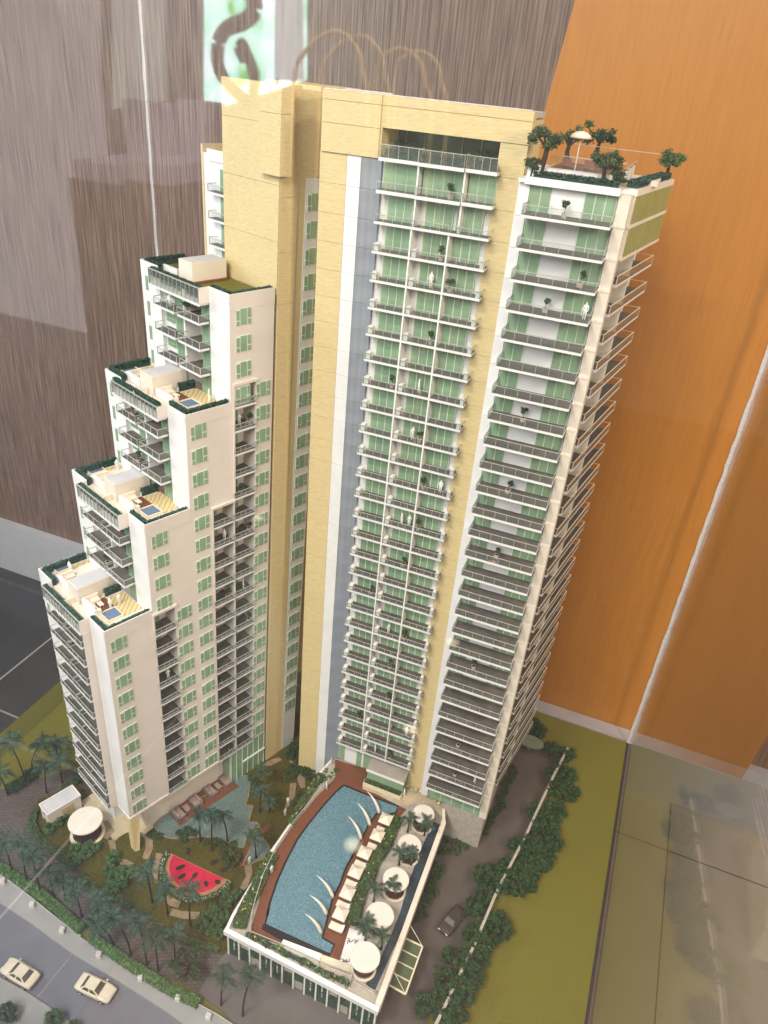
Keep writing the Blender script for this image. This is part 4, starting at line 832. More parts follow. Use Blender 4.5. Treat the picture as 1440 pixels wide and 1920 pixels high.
# corner points measured on the ground: runs along the tower frame
part('wall', Gb(1.39, 1.68, -.79, -.22, .012, .30, 'cream_paint'), gh)
part('roof', Gb(1.395, 1.675, -.785, -.225, .30, .303, 'roof_grey'), gh)
part('parapet', Gb(1.38, 1.69, -.80, -.787, .29, .325, 'figure_white').box(1.38, 1.69, -.223, -.21, .29, .325, 'figure_white').box(1.38, 1.393, -.787, -.223, .29, .325, 'figure_white').box(1.677, 1.69, -.787, -.223, .29, .325, 'figure_white'), gh)
for a in (-.56, -.45): part('door', Gb(1.382, 1.389, a, a + .10, .03, .24, 'sand'), gh)
part('vent', Gb(1.50, 1.55, -.803, -.801, .22, .25, 'seed_dark'), gh)
# ------------------------------------------------------------------ lounge sofas on the wooden deck by the lagoon
SO = [(-5.493,6.89),(-5.232,6.945),(-5.345,6.632),(-5.29,7.476),(-5.012,7.535),(-5.121,7.231)]; TB = [(-5.287,6.775),(-5.067,7.38)]
LD = math.atan2(SO[4][1] - SO[1][1], SO[4][0] - SO[1][0])
def sofa(p, rz, label, wd=.17):
    t = thing('garden_sofa', label, 'sofa', (p[0], p[1], .0225), 'wicker sofas on the lagoon deck', rz); t.scale = (1.35, 1.3, 1.2)
    local('base', MB().box(-.05, .05, -wd / 2, wd / 2, .0, .03, 'wicker'), t); local('seat_cushion', MB().box(-.03, .048, -wd / 2 + .014, wd / 2 - .014, .03, .042, 'sofa_seat'), t)
    local('backrest', MB().box(-.062, -.045, -wd / 2, wd / 2, .0, .075, 'wicker'), t)
    for s_ in (-1, 1): local('armrest', MB().box(-.05, .05, s_ * wd / 2 - .010, s_ * wd / 2 + .010, .0, .055, 'wicker'), t)
    for k in range(3): local('cushion', MB().box(-.044, -.028, -wd / 2 + .02 + k * (wd - .04) / 3, -wd / 2 + .014 + (k + 1) * (wd - .04) / 3, .042, .078, 'cloth_pink'), t)
for i, (p, a) in enumerate(zip(SO, (-1.57, 3.14, 0, -1.57, 3.14, 0))): sofa(p, LD + a, 'wicker sofa with pink cushions, %s of the %s group on the lagoon deck' % (('back seat', 'right hand seat', 'left hand seat')[i % 3], ('left', 'right')[i // 3]), .11 if i % 3 == 0 else .17)
for i, p in enumerate(TB):
    t = thing('garden_table', 'low wicker table between the sofas of the %s deck group' % ('left', 'right')[i], 'table', (p[0], p[1], .0225), None, LD)
    local('tabletop', MB().box(-.045, .045, -.07, .07, .035, .043, 'sofa_seat'), t); local('base', MB().box(-.04, .04, -.065, .065, 0, .035, 'wicker'), t)
# ------------------------------------------------------------------ boundary wall on the right
bw = thing('boundary_wall', 'long pale boundary wall running between the trees along the drive', 'wall', (0, 8, 0))
BW = [(0.417,10.802),(0.251,9.804),(0.238,9.671),(0.086,8.562),(0.078,8.514),(-0.106,7.445),(-0.114,7.374),(-0.205,6.485),(-0.214,6.431),(-0.326,5.702),(-0.33,5.641),(-0.396,5.217)]
for a, b in zip(BW[::2], BW[1::2]): part('wall_panel', MB().ribbon([a, b], .040, 0, .23, 'bark_wall'), bw)
el = (-0.269,10.671)
top('elliptical_canopy', MB().cyl((el[0], el[1]), .26, .18, .20, 'canopy_glass', 24, .16).cyl((el[0], el[1]), .03, 0, .18, 'bark_wall', 8), 'oval green glass canopy at the far end of the drive', 'canopy')
# ------------------------------------------------------------------ cars
def car(name, label, p, ang, paint, L_=.50):
    t = thing(name, label, 'car', (p[0], p[1], p[2]), 'model cars', ang); k = L_ / .50
    secs = [(-.250, .080, .045, .085), (-.240, .098, .032, .100), (-.18, .106, .026, .108), (-.05, .108, .026, .110), (.08, .108, .026, .108), (.16, .106, .026, .100), (.225, .098, .030, .086), (.248, .078, .042, .070)]
    b = MB(); vs = []
    for x, w_, zb, zt in secs: vs += [(x * k, -w_ * .94 * k, zb * k), (x * k, -w_ * k, (zb * .55 + zt * .45) * k), (x * k, -w_ * .97 * k, zt * .96 * k), (x * k, -w_ * .78 * k, zt * k), (x * k, w_ * .78 * k, zt * k), (x * k, w_ * .97 * k, zt * .96 * k), (x * k, w_ * k, (zb * .55 + zt * .45) * k), (x * k, w_ * .94 * k, zb * k)]
    fs = [(i * 8 + j, i * 8 + (j + 1) % 8, (i + 1) * 8 + (j + 1) % 8, (i + 1) * 8 + j) for i in range(len(secs) - 1) for j in range(8)] + [tuple(range(7, -1, -1)), tuple(range((len(secs) - 1) * 8, len(secs) * 8))]
    b.add(vs, fs, paint); o = local('body', b, t, True)
    lo_ = [(-.165, .088), (.105, .088)]; hi = [(-.105, .070), (.035, .070)]; z0, z1 = .1075, .155
    V_ = lambda x, y, z: (x * k, y * k, z * k)
    A = [V_(lo_[0][0], -lo_[0][1], z0), V_(lo_[1][0], -lo_[1][1], z0), V_(lo_[1][0], lo_[1][1], z0), V_(lo_[0][0], lo_[0][1], z0)]
    B = [V_(hi[0][0], -hi[0][1], z1), V_(hi[1][0], -hi[1][1], z1), V_(hi[1][0], hi[1][1], z1), V_(hi[0][0], hi[0][1], z1)]
    local('cabin', MB().add(A + B, [(4, 5, 6, 7), (0, 1, 5, 4), (1, 2, 6, 5), (2, 3, 7, 6), (3, 0, 4, 7)], paint), t)
    def glass(nm, q, n):
        c = [sum(v[i] for v in q) / 4 for i in range(3)]; f = lambda v, s: tuple(c[i] + (v[i] - c[i]) * s + n[i] * .0022 for i in range(3))
        local(nm, MB().add([f(v, .86) for v in q] + [tuple(c[i] + (v[i] - c[i]) * .86 for i in range(3)) for v in q], [(0, 1, 2, 3), (0, 4, 5, 1), (1, 5, 6, 2), (2, 6, 7, 3), (3, 7, 4, 0)], 'car_glass'), t)
    glass('windscreen', (A[1], A[2], B[2], B[1]), (.6, 0, .8)); glass('rear_window', (A[3], A[0], B[0], B[3]), (-.6, 0, .8))
    md = lambda a, c, u: tuple(a[i] + (c[i] - a[i]) * u for i in range(3))
    for A0, A1, B0, B1, n in ((A[0], A[1], B[0], B[1], (0, -.9, .4)), (A[3], A[2], B[3], B[2], (0, .9, .4))):
        glass('side_window', (md(A0, A1, .10), md(A0, A1, .52), md(B0, B1, .50), md(B0, B1, .06)), n); glass('side_window', (md(A0, A1, .55), md(A0, A1, .95), md(B0, B1, .94), md(B0, B1, .54)), n)
    for x in (-.15, .15):
        for y in (-.098, .098):
            wv = MB(); n = 14; wv.add([(x * k + .034 * k * math.cos(2 * math.pi * i / n), (y + s_ * .013) * k, .034 * k + .034 * k * math.sin(2 * math.pi * i / n)) for s_ in (-1, 1) for i in range(n)], [(i, (i + 1) % n, n + (i + 1) % n, n + i) for i in range(n)] + [tuple(range(n - 1, -1, -1)), tuple(range(n, 2 * n))], 'tyre')
            wo = local('wheel', wv, t); yy = (y + (.0145 if y > 0 else -.0145)) * k
            obj('rim', MB().add([(x * k + .019 * k * math.cos(2 * math.pi * i / n), yy, .034 * k + .019 * k * math.sin(2 * math.pi * i / n)) for i in range(n)], [tuple(range(n))], 'metal_white').mesh('rim'), wo, WL[t.name])
    for y in (-.066, .066):
        local('headlight', MB().box(.236 * k, .2465 * k, (y - .02) * k, (y + .02) * k, .062 * k, .078 * k, 'lamp_clear'), t); local('tail_light', MB().box(-.2505 * k, -.240 * k, (y - .018) * k, (y + .018) * k, .066 * k, .084 * k, 'lamp_red'), t)
    for y in (-.112, .112): local('wing_mirror', MB().box(.085 * k, .105 * k, (y - .008) * k, (y + .008) * k, .112 * k, .124 * k, paint), t)
def ang(a, b): return math.atan2(b[1] - a[1], b[0] - a[0])
car('cream_sedan', 'cream sedan on the grey road, left one with its tail to the right', (*(-5.782,3.629), .006), ang((-5.55,3.616), (-6.004,3.634)), 'car_cream', .54)
car('cream_sedan', 'cream sedan on the grey road, right one with its bonnet to the right', (*(-4.746,3.882), .006), ang((-5.002,3.877), (-4.509,3.897)), 'car_cream', .54)
car('dark_sedan', 'dull brown sedan parked on the dark drive beside the boundary wall', (*(-0.618,6.78), .0045), ang((-0.546,7.004), (-0.681,6.603)), 'car_dark', .50)
# ================================================================== vegetation
def crown_mesh(name, seed, kind, nl=13, leaves=70, size=.16, flat=.8, spread=.72, core=True):
    """unit crown (radius about 1, centre at the origin): clumps of small bent leaves round dark cores"""
    rng = random.Random(seed); m = MB(); mats = GREEN[kind]
    for i in range(nl):
        a = i * 2.399 + rng.uniform(-.3, .3); zz = rng.uniform(-.55, .85); rr = spread * math.sqrt(max(.05, 1 - zz * zz * .8)) * rng.uniform(.55, 1.05)
        c = (rr * math.cos(a), rr * math.sin(a), zz * flat * .75); r = rng.uniform(.24, .40)
        k0 = len(m.v); tint = rng.random()
        mm = [mats[0], mats[0] if tint < .35 else mats[1], mats[2] if tint > .6 else mats[1]]
        clump(m, c, r, leaves, size, rng, mm, .85)
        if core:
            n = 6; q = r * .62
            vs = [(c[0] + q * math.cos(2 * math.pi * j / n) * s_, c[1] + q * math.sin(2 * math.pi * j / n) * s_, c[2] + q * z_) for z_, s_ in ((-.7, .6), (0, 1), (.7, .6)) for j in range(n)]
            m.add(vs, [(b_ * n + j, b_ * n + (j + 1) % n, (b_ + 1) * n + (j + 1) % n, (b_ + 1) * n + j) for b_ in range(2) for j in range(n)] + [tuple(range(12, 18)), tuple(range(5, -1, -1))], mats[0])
    return m.mesh(name)
CROWN = {k: [crown_mesh('crown', s_ + i, k) for i in range(4)] for k, s_ in (('tree', 10), ('shrub', 30), ('bright', 50))}
CROWN['loose'] = [crown_mesh('crown', 90 + i, 'tree', 9, 60, .17, .9, .85) for i in range(3)]
def trunk_mesh(seed, h, r, limbs=4):
    rng = random.Random(seed); m = MB(); p = [Vector((0, 0, 0)), Vector((rng.uniform(-.1, .1) * h, rng.uniform(-.1, .1) * h, h * .45)), Vector((rng.uniform(-.1, .1) * h, rng.uniform(-.1, .1) * h, h * .8))]
    m.tube(p, [r, r * .75, r * .5], 'trunk', 6)
    for i in range(limbs):
        a = i * 2 * math.pi / limbs + rng.random(); b = p[1] * .6 + p[2] * .4; d = Vector((math.cos(a), math.sin(a), .9)) * h * .35
        m.tube([b, b + d * .5 + Vector((0, 0, .02)) * h, b + d], [r * .45, r * .32, r * .12], 'trunk', 5)
    return m.mesh('trunk')
TR = [trunk_mesh(5 + i, 1.0, .07) for i in range(3)]
TCOUNT = [0]
def tree(p, z, h, r, label, kind='tree', cat='tree', group=None, name='model_tree'):
    i = TCOUNT[0]; TCOUNT[0] += 1; rng = random.Random(900 + i)
    t = thing(name, label, cat, (p[0], p[1], z), group, rng.uniform(0, 6.28))
    hh = max(h - r * .75, h * .45)
    obj('trunk', TR[i % 3], t, WL[t.name], None, (min(h, .5), min(h, .5), h * .9))
    ms = CROWN[kind]; obj('crown', ms[i % len(ms)], t, WL[t.name] + Vector((0, 0, hh)), None, (r * rng.uniform(.9, 1.1), r * rng.uniform(.9, 1.1), r * rng.uniform(.8, 1.0)))
    return t
# palms: bent trunk and separate fronds
def frond_mesh(seed, L_=1.0):
    rng = random.Random(seed); m = MB(); n = 11; pts = []
    up = rng.uniform(.30, .5); dr = rng.uniform(.55, .85)
    for i in range(n + 1):
        u = i / n; pts.append(Vector((L_ * (u - .12 * u * u), .03 * math.sin(u * 3 + seed), L_ * (up * u - dr * u * u))))
    m.tube(pts, [.018 * (1 - .8 * i / n) for i in range(n + 1)], 'leaf_palm_2', 4)
    for i in range(1, n + 1):
        u = i / n; p = pts[i]; tn = (pts[i] - pts[i - 1]).normalized(); wl = L_ * .33 * (math.sin(math.pi * min(1, u * .85 + .12)) ** .7) * rng.uniform(.85, 1.1)
        for s_ in (-1, 1):
            d = (Vector((0, s_, 0)) * .82 + tn * .62 + Vector((0, 0, -.28))).normalized(); b = tn * L_ * .034
            tip = p + d * wl; md_ = p + d * wl * .5 + Vector((0, 0, .02 * L_))
            mat = GREEN['palm'][int(rng.random() * 3)]
            m.add([tuple(p - b), tuple(md_ - b * .9), tuple(tip), tuple(md_ + b * .9), tuple(p + b)], [(0, 1, 3, 4), (1, 2, 3)], mat)
    return m.mesh('frond')
FR = [frond_mesh(200 + i) for i in range(5)]
PC = [0]
def palm(p, z, h, lx, ly, r, label, group, nf=11):
    i = PC[0]; PC[0] += 1; rng = random.Random(400 + i)
    t = thing('palm_tree', label, 'palm tree', (p[0], p[1], z), group)
    pts = [(lx * u * u, ly * u * u, h * u) for u in (0, .3, .6, .85, 1.0)]
    local('trunk', MB().tube(pts, [.017, .013, .0115, .011, .012], 'palm_trunk', 6), t)
    for k in range(nf):
        obj('frond', FR[(k + i) % 5], t, WL[t.name] + Vector((lx, ly, h)), (rng.uniform(-.15, .15), rng.uniform(-.45, .25) if k % 3 else rng.uniform(-.8, -.4), k * 2.399 + i), r * rng.uniform(.85, 1.15))
G1 = 'palms behind the roadside hedge'
row = sorted([(-6.971,4.712,0.772,-0.001,-0.001),(-6.673,4.688,0.889,0.035,0.05),(-6.382,4.645,0.881,0.002,0.003),(-6.172,4.687,0.616,0.006,0.008),(-5.962,4.692,0.496,0.012,0.015),(-5.6,4.609,0.598,-0.01,-0.012),(-5.239,4.584,0.663,0.013,0.015),(-4.946,4.474,0.591,-0.102,-0.113),(-4.629,4.463,0.972,-0.103,-0.107),(-4.343,4.44,1.063,-0.025,-0.024),(-4.157,4.437,0.741,0.007,0.007),(-4.02,4.64,0.622,0.017,0.014)])
for i, q in enumerate(row): palm(q, .006, q[2], q[3], q[4], .228, 'dark palm behind the roadside hedge, %s from the left' % ORD[i], G1)
G2 = 'palms at the back left corner'
row = sorted([(-7.988,6.049,1.079,-0.062,-0.082),(-7.566,6.058,0.604,0.036,0.045),(-7.49,6.336,0.522,0.016,0.019),(-8.102,5.755,0.579,-0.025,-0.036),(-8.168,6.361,0.505,0.134,0.172),(-7.862,6.637,0.411,0.029,0.034)])
for i, q in enumerate(row): palm(q, .006, max(q[2], .28), q[3], q[4], .26, 'dark palm near the back left lawn, %s from the left' % ORD[i], G2)
for q, s_ in zip([(-4.82,5.206,0.787,-0.029,-0.026),(-4.498,5.138,0.689,-0.012,-0.01),(-4.117,5.145,0.862,0.021,0.017)], ('left of', 'below the left end of', 'in front of')): palm(q, .01, q[2], q[3], q[4], .225, 'dark palm standing %s the watermelon pad' % s_, 'palms round the watermelon pad')
for q, s_ in zip([(-4.76,6.378,0.599,0.0,0.0),(-4.491,6.303,0.838,0.016,0.012),(-4.357,6.545,0.668,-0.062,-0.041)], ('left one', 'middle one', 'right one')): palm(q, .01, q[2], q[3], q[4], .20, 'dark palm between the lagoon and the watermelon pad, %s of three' % s_, 'three palms by the lagoon')
for q, s_ in zip([(-4.16,7.25,0.568,0.001,0.0),(-4.023,7.315,0.289,-0.009,-0.005),(-3.798,6.48,0.553,-0.026,-0.015),(-4.361,7.657,0.492,0.008,0.005)], ('taller one on the lawn right of the lagoon', 'short one on the lawn right of the lagoon', 'one beside the small round pool near the podium', 'one right of the glazed lobby')): palm(q, .01, q[2], q[3], q[4], .19, 'dark garden palm, ' + s_, 'palms in the inner garden')
for q, s_ in zip([(-3.131,4.406,0.685,0.043,0.031),(-2.801,4.402,0.939,0.106,0.068)], ('left', 'right')): palm(q, .008, q[2], q[3], q[4], .22, '%s one of two dark palms on the grey forecourt before the podium' % s_, 'palms on the forecourt')
PP = [(-1.664,7.525),(-1.403,7.582),(-1.588,6.935),(-1.418,7.004),(-1.717,6.237),(-1.52,6.402),(-1.662,5.731)] + [(-1.609,5.663),(-1.365,5.652)]
PL = ('left of the farthest pavilion', 'in front of the farthest pavilion', 'left of the second pavilion', 'in front of the second pavilion', 'left of the middle pavilion', 'in front of the middle pavilion', 'left of the fourth pavilion', 'above the nearest pavilion on its left', 'above the nearest pavilion on its right')
for q, s_ in zip(PP, PL): palm(q, ZD + .007, .30, 0, 0, .165, 'green palm on the podium %s' % s_, 'palms between the podium pavilions', 10)
# right hand tree belt
TB_ = [(w7, p) for p in ()]
belt = [(-0.186,11.047),(0.124,10.698),(0.341,10.638),(0.261,10.121),(0.515,10.192),(0.373,9.821),(0.565,9.789),(0.475,9.365),(0.365,9.083),(0.151,9.165),(0.328,8.821),(0.543,8.705),(0.249,8.358),(0.467,8.377),(0.354,8.182),(0.189,7.927),(0.318,7.87)] + [(0.012,8.41),(0.3,8.494),(0.513,8.644),(0.405,8.341),(-0.064,7.975),(0.17,8.035),(-0.091,7.584),(0.182,7.619),(0.25,7.858),(-0.359,7.671),(-0.265,7.322),(-0.257,6.997),(0.11,6.891),(-0.043,6.926),(-0.291,6.566),(-0.107,6.59),(-0.469,6.21),(-0.188,6.337),(-0.437,5.868),(-0.084,6.1),(-0.139,5.91),(-0.271,5.744),(-0.578,5.467),(-0.324,5.511),(-0.156,5.484)]
belt += [(q[0] + (.10 if i % 4 else -.12), q[1] + .09) for i, q in enumerate(belt) if i % 2 == 0]
belt = sorted(belt, key=lambda q: -q[1])
rng = random.Random(8)
for i, q in enumerate(belt):
    side = 'lawn' if q[0] > .02 + (q[1] - 7.9) * .14 else 'drive'
    tree(q, .002, rng.uniform(.26, .34), rng.uniform(.17, .235), 'dark tree on the %s side of the boundary wall, %s' % (side, ORD[i] + ' from far end' if i < 34 else ORD[len(belt) - 1 - i] + ' from near end'), 'tree', 'tree', 'trees along the boundary wall')
# hedge shrubs at the podium side and under the tall tower
def shrubs(pts, z, rr, lab, kind, group, cat='shrub', hgt=.12):
    for i, q in enumerate(pts):
        r = rr * random.Random(i * 7 + len(pts)).uniform(.8, 1.2); t = thing('shrub', lab % ORD[i], cat, (q[0], q[1], z), group, i * 1.3)
        obj('foliage', CROWN[kind][i % 4], t, WL[t.name] + Vector((0, 0, r * .6)), None, (r, r, r * .8))
shrubs([(-1.106,8.07),(-0.939,8.096),(-0.804,8.082),(-0.91,7.931),(-1.1,7.843),(-1.186,7.579),(-1.059,7.517),(-1.073,7.367),(-1.099,7.192),(-1.023,7.09),(-1.073,6.933),(-1.111,6.805),(-1.048,6.682),(-1.133,6.58)], .004, .10, 'dark shrub along the podium foot, %s from the tower', 'shrub', 'shrubs along the podium foot')
shrubs([(-0.449,10.038),(-0.398,9.909),(-0.416,9.763),(-0.461,9.606),(-0.444,9.454),(-0.488,9.302),(-0.43,9.15),(-0.456,9.012),(-0.522,8.882),(-0.523,8.734),(-0.548,8.603),(-0.554,8.481)], .004, .085, 'dark shrub at the tall tower base, %s from the far end', 'tree', 'shrubs at the foot of the tall tower')
shrubs([(-5.768,5.518),(-5.507,5.371),(-5.542,5.235),(-5.696,5.325),(-5.42,5.391),(-5.406,5.218),(-5.479,5.107)], .008, .16, 'bushy green shrub left of the watermelon pad, %s in clump', 'bright', 'bushy shrubs beside the brick paving', 'shrub')
shrubs([(-7.145,5.706),(-6.992,5.686),(-7.016,5.516),(-6.987,5.78),(-6.399,5.41),(-6.296,5.566),(-6.212,5.391),(-6.251,5.289),(-6.394,5.306),(-6.136,5.554)], .008, .12, 'green shrub round the large pavilion, %s from the guard house', 'bright', 'shrubs round the large pavilion')
shrubs([(-3.988,5.317),(-3.953,5.206),(-3.83,5.19),(-3.761,5.257),(-3.78,5.376),(-3.917,5.442),(-3.817,5.525),(-3.813,5.641),(-3.765,5.72),(-3.715,5.423),(-3.656,5.18),(-3.872,5.768),(-3.736,5.83)], .008, .115, 'flowering green shrub left of the podium corner, %s in the bed', 'bright', 'shrubs left of the podium corner')
shrubs([(-5.125,6.333),(-5.042,6.414),(-4.931,6.424),(-5.0,6.266),(-5.5,6.136),(-5.388,6.146),(-4.657,6.364),(-4.508,6.434),(-4.389,6.428),(-4.235,6.52),(-4.241,6.374),(-4.07,6.374),(-4.261,6.285)], .008, .085, 'dark shrub on the bank below the lagoon, %s in the bank', 'shrub', 'shrubs below the lagoon')
shrubs([(-4.151,8.154),(-4.017,8.11),(-4.082,8.026),(-3.997,8.2),(-3.889,8.334),(-3.741,8.216),(-3.678,8.354),(-4.624,7.766),(-4.495,7.697),(-4.379,7.648),(-4.431,7.547),(-3.719,7.584),(-3.71,7.814),(-3.553,7.589)], .008, .09, 'dark shrub in the inner garden between the towers, %s in the group', 'shrub', 'shrubs in the inner garden')
shrubs([(-4.457,8.887),(-4.285,8.734),(-4.243,8.523),(-4.023,8.405),(-3.827,8.28),(-4.049,8.282),(-3.746,8.428),(-4.459,9.068),(-4.679,9.399)], .003, .12, 'dark shrub in the gap behind the yellow wall, %s in line', 'tree', 'shrubs in the gap between the towers')
shrubs([(-3.353,8.054),(-3.226,7.961),(-3.205,8.048),(-3.29,7.879),(-3.183,8.136),(-3.338,7.806),(-3.345,7.653)], .55, .075, 'pale green shrub at the podium end by the blue panel, %s in the bed', 'bright', 'shrubs at the podium end')
for q, s_ in zip([(-7.242,6.479,0.369,-0.028,-0.031)] + [(-7.989,6.171,0.409,0.021,0.027)], ('behind the guard house', 'among the back left palms')): tree(q, .006, .25, .13, 'small loose dark tree %s' % s_, 'loose')
tree((-3.764,4.553), .006, .42, .24, 'wide branching dark tree on the paving before the podium', 'loose')
tree((-3.933,5.169), .01, .20, .12, 'small round dark tree right of the watermelon seeds', 'shrub')
tree((-4.091,6.262), .01, .22, .15, 'round grey green tree below the lagoon slide', 'shrub')
tree((-5.517,3.141), .04, .26, .16, 'dark green tree at the bottom left corner of the base', 'tree'); tree((-4.96,3.354), .04, .2, .15, 'olive green tree on the corner pavement, right of the corner tree', 'bright'); tree((-4.686,3.379), .04, .17, .10, 'small olive tree at the bottom edge beside the corner pavement trees', 'bright')
# planting on the podium: left strip, front strip, strip behind the parasols
def bed(pts, w, z, hh, label, seed, dens=1.0, fl=.06, kind='shrub', size=.034):
    rng = random.Random(seed); h = MB()
    for a, b in zip(pts[:-1], pts[1:]): hrun(h, a, b, w, z, hh, dens, kind, size, False)
    for a, b in zip(pts[:-1], pts[1:]):
        L_ = math.hypot(b[0] - a[0], b[1] - a[1])
        for _ in range(int(L_ * 26)):
            u = rng.random(); c = (a[0] + (b[0] - a[0]) * u + rng.uniform(-.4, .4) * w, a[1] + (b[1] - a[1]) * u + rng.uniform(-.4, .4) * w, z + hh * rng.uniform(.4, 1.3))
            k_ = rng.choice(['shrub', 'bright', 'bright', 'tree']); clump(h, c, rng.uniform(.03, .055), 26, .032, rng, GREEN[k_])
            if rng.random() < fl * 6: clump(h, (c[0], c[1], c[2] + .04), .018, 7, .018, rng, [rng.choice(['flower_yellow', 'flower_yellow', 'flower_white', 'flower_pink'])] * 3)
    return top('flower_bed', h, label, 'flower bed')
bed([(-3.364,7.927),(-3.385,7.592),(-3.403,7.225),(-3.394,6.865)], .10, ZD, .06, 'flowering planting strip between the podium parapet and the upper deck railing', 1)
bed([(-3.384,6.273),(-3.368,5.941),(-3.33,5.618),(-3.326,5.365)] + [(-3.292,5.179),(-3.267,5.098)], .17, ZD, .06, 'flowering planting strip between the podium parapet and the lower deck railing', 2)
bed([(-3.135,5.073),(-2.559,5.065),(-2.02,5.053),(-1.577,5.051)], .05, ZD + .002, .03, 'thin dark planting strip along the front of the podium', 3, .9, .02, 'hedge', .024)
bed([(-1.883,7.679),(-1.903,7.433),(-1.889,7.158),(-1.911,6.98),(-1.941,6.741),(-1.919,6.514),(-1.941,6.312),(-1.913,6.084),(-1.891,5.914),(-1.861,5.77)], .17, ZD + .006, .08, 'flowering hedge between the square parasols and the round pavilions', 4)
# watermelon border hedge and roadside hedge
def hedge_line(pts, w, z, hh, label, kind, dens=1.0, size=.03, fl=None, seed=0):
    h = MB(); rng = random.Random(seed)
    for a, b in zip(pts[:-1], pts[1:]): hrun(h, a, b, w, z, hh, dens, kind, size)
    if fl:
        for a, b in zip(pts[:-1], pts[1:]):
            for _ in range(int(math.hypot(b[0] - a[0], b[1] - a[1]) * 130)):
                u = rng.random(); clump(h, (a[0] + (b[0] - a[0]) * u + rng.uniform(-.4, .4) * w, a[1] + (b[1] - a[1]) * u + rng.uniform(-.4, .4) * w, z + hh * 1.05), .010, 5, .012, rng, [fl] * 3)
    return top('hedge', h, label, 'hedge')
hedge_line([(-5.09,5.96),(-5.063,5.799),(-5.008,5.679),(-4.89,5.572),(-4.729,5.487),(-4.551,5.432),(-4.375,5.432),(-4.226,5.5),(-4.098,5.601),(-4.006,5.731),(-3.96,5.86),(-3.953,5.943)], .075, .01, .045, 'low flowering border hedge curving round the watermelon pad', 'shrub', 1, .026, 'flower_white', 3)
hedge_line([(-7.791,4.77),(-7.174,4.68),(-6.292,4.6),(-5.442,4.42)], .125, .006, .105, 'bright green clipped roadside hedge, left length up to the gap', 'road_hedge', 1, .036)
hedge_line([(-5.25,4.39),(-4.558,4.316),(-3.91,4.263),(-3.396,4.272)], .12, .006, .105, 'bright green clipped roadside hedge, right length from the gap to the forecourt', 'road_hedge', 1, .036)
hedge_line([(-7.279,6.449),(-7.368,6.204)], .12, .006, .07, 'dark hedge behind the guard house', 'shrub', 1, .034)
hedge_line([(-7.47,5.698),(-7.334,5.484),(-7.071,5.34),(-6.698,5.254),(-6.201,5.155)], .10, .008, .06, 'low curved hedge edging the garden by the guard house', 'shrub', 1.0, .03, None, 5)
hedge_line([(-6.058,5.105),(-5.476,4.997),(-5.045,4.995)], .08, .008, .05, 'low hedge edging the garden beside the brick paving', 'shrub', .9, .03, None, 6)
hedge_line([(-4.59,4.887),(-4.07,4.92),(-3.551,5.006)], .09, .008, .05, 'low hedge edging the garden towards the podium corner', 'shrub', .9, .03, None, 7)
hedge_line([(-8.18,5.816),(-8.053,6.028),(-8.041,6.344)], .2, .002, .06, 'dark low hedge between the back lawn and the brick paving', 'tree', .7, .034, None, 9)
# roof garden trees
for q, h_, r_, lab, kd in (((-1.52, 8.22), .40, .135, 'tall dark tree at the left front corner of the roof garden', 'shrub'), ((-1.58, 8.13), .16, .07, 'small tree low at the left front edge of the roof garden', 'tree'), ((-1.18, 9.75), .42, .15, 'broad dark tree behind the roof parasol', 'loose'), ((-1.43, 9.4), .36, .09, 'thin leafy tree behind the tall corner tree on the roof', 'bright'), ((-.88, 8.24), .28, .12, 'flat topped dark tree at the middle of the roof garden edge', 'shrub'), ((-.74, 8.22), .14, .07, 'small dark tree beside the flat topped tree on the roof', 'tree'), ((-.36, 9.72), .26, .115, 'lone bright leafed tree at the right end of the roof garden', 'bright')):
    tree(q, ZR, h_ * 1.3, r_ * 1.5, lab, kd, 'tree', 'trees of the roof garden')
for k, x in enumerate((-3.17, -2.18)):
    t = thing('palm_plant', ('left', 'right')[k] + ' dark palm plant in the recessed terrace under the yellow cap', 'plant', (x, 8.62, 10.12))
    local('stem', MB().cyl((0, 0), .012, 0, .08, 'trunk', 6), t)
    for j in range(9): obj('frond', FR[j % 5], t, WL[t.name] + Vector((0, 0, .08)), (0, -.9 + .1 * (j % 3), j * 2.4), .19)
h = MB(); hrun(h, (-3.2, 8.27), (-2.82, 8.27), .07, zc(28) + .038, .07, 1, 'hedge', .03); hrun(h, (-2.76, 8.26), (-2.32, 8.26), .07, zc(28) + .038, .07, 1, 'hedge', .03); hrun(h, (-2.25, 8.27), (-1.97, 8.27), .06, zc(28) + .038, .07, 1, 'hedge', .03); top('planter_hedge', h, 'dark hedge behind the glass railing below the yellow cap', 'hedge')
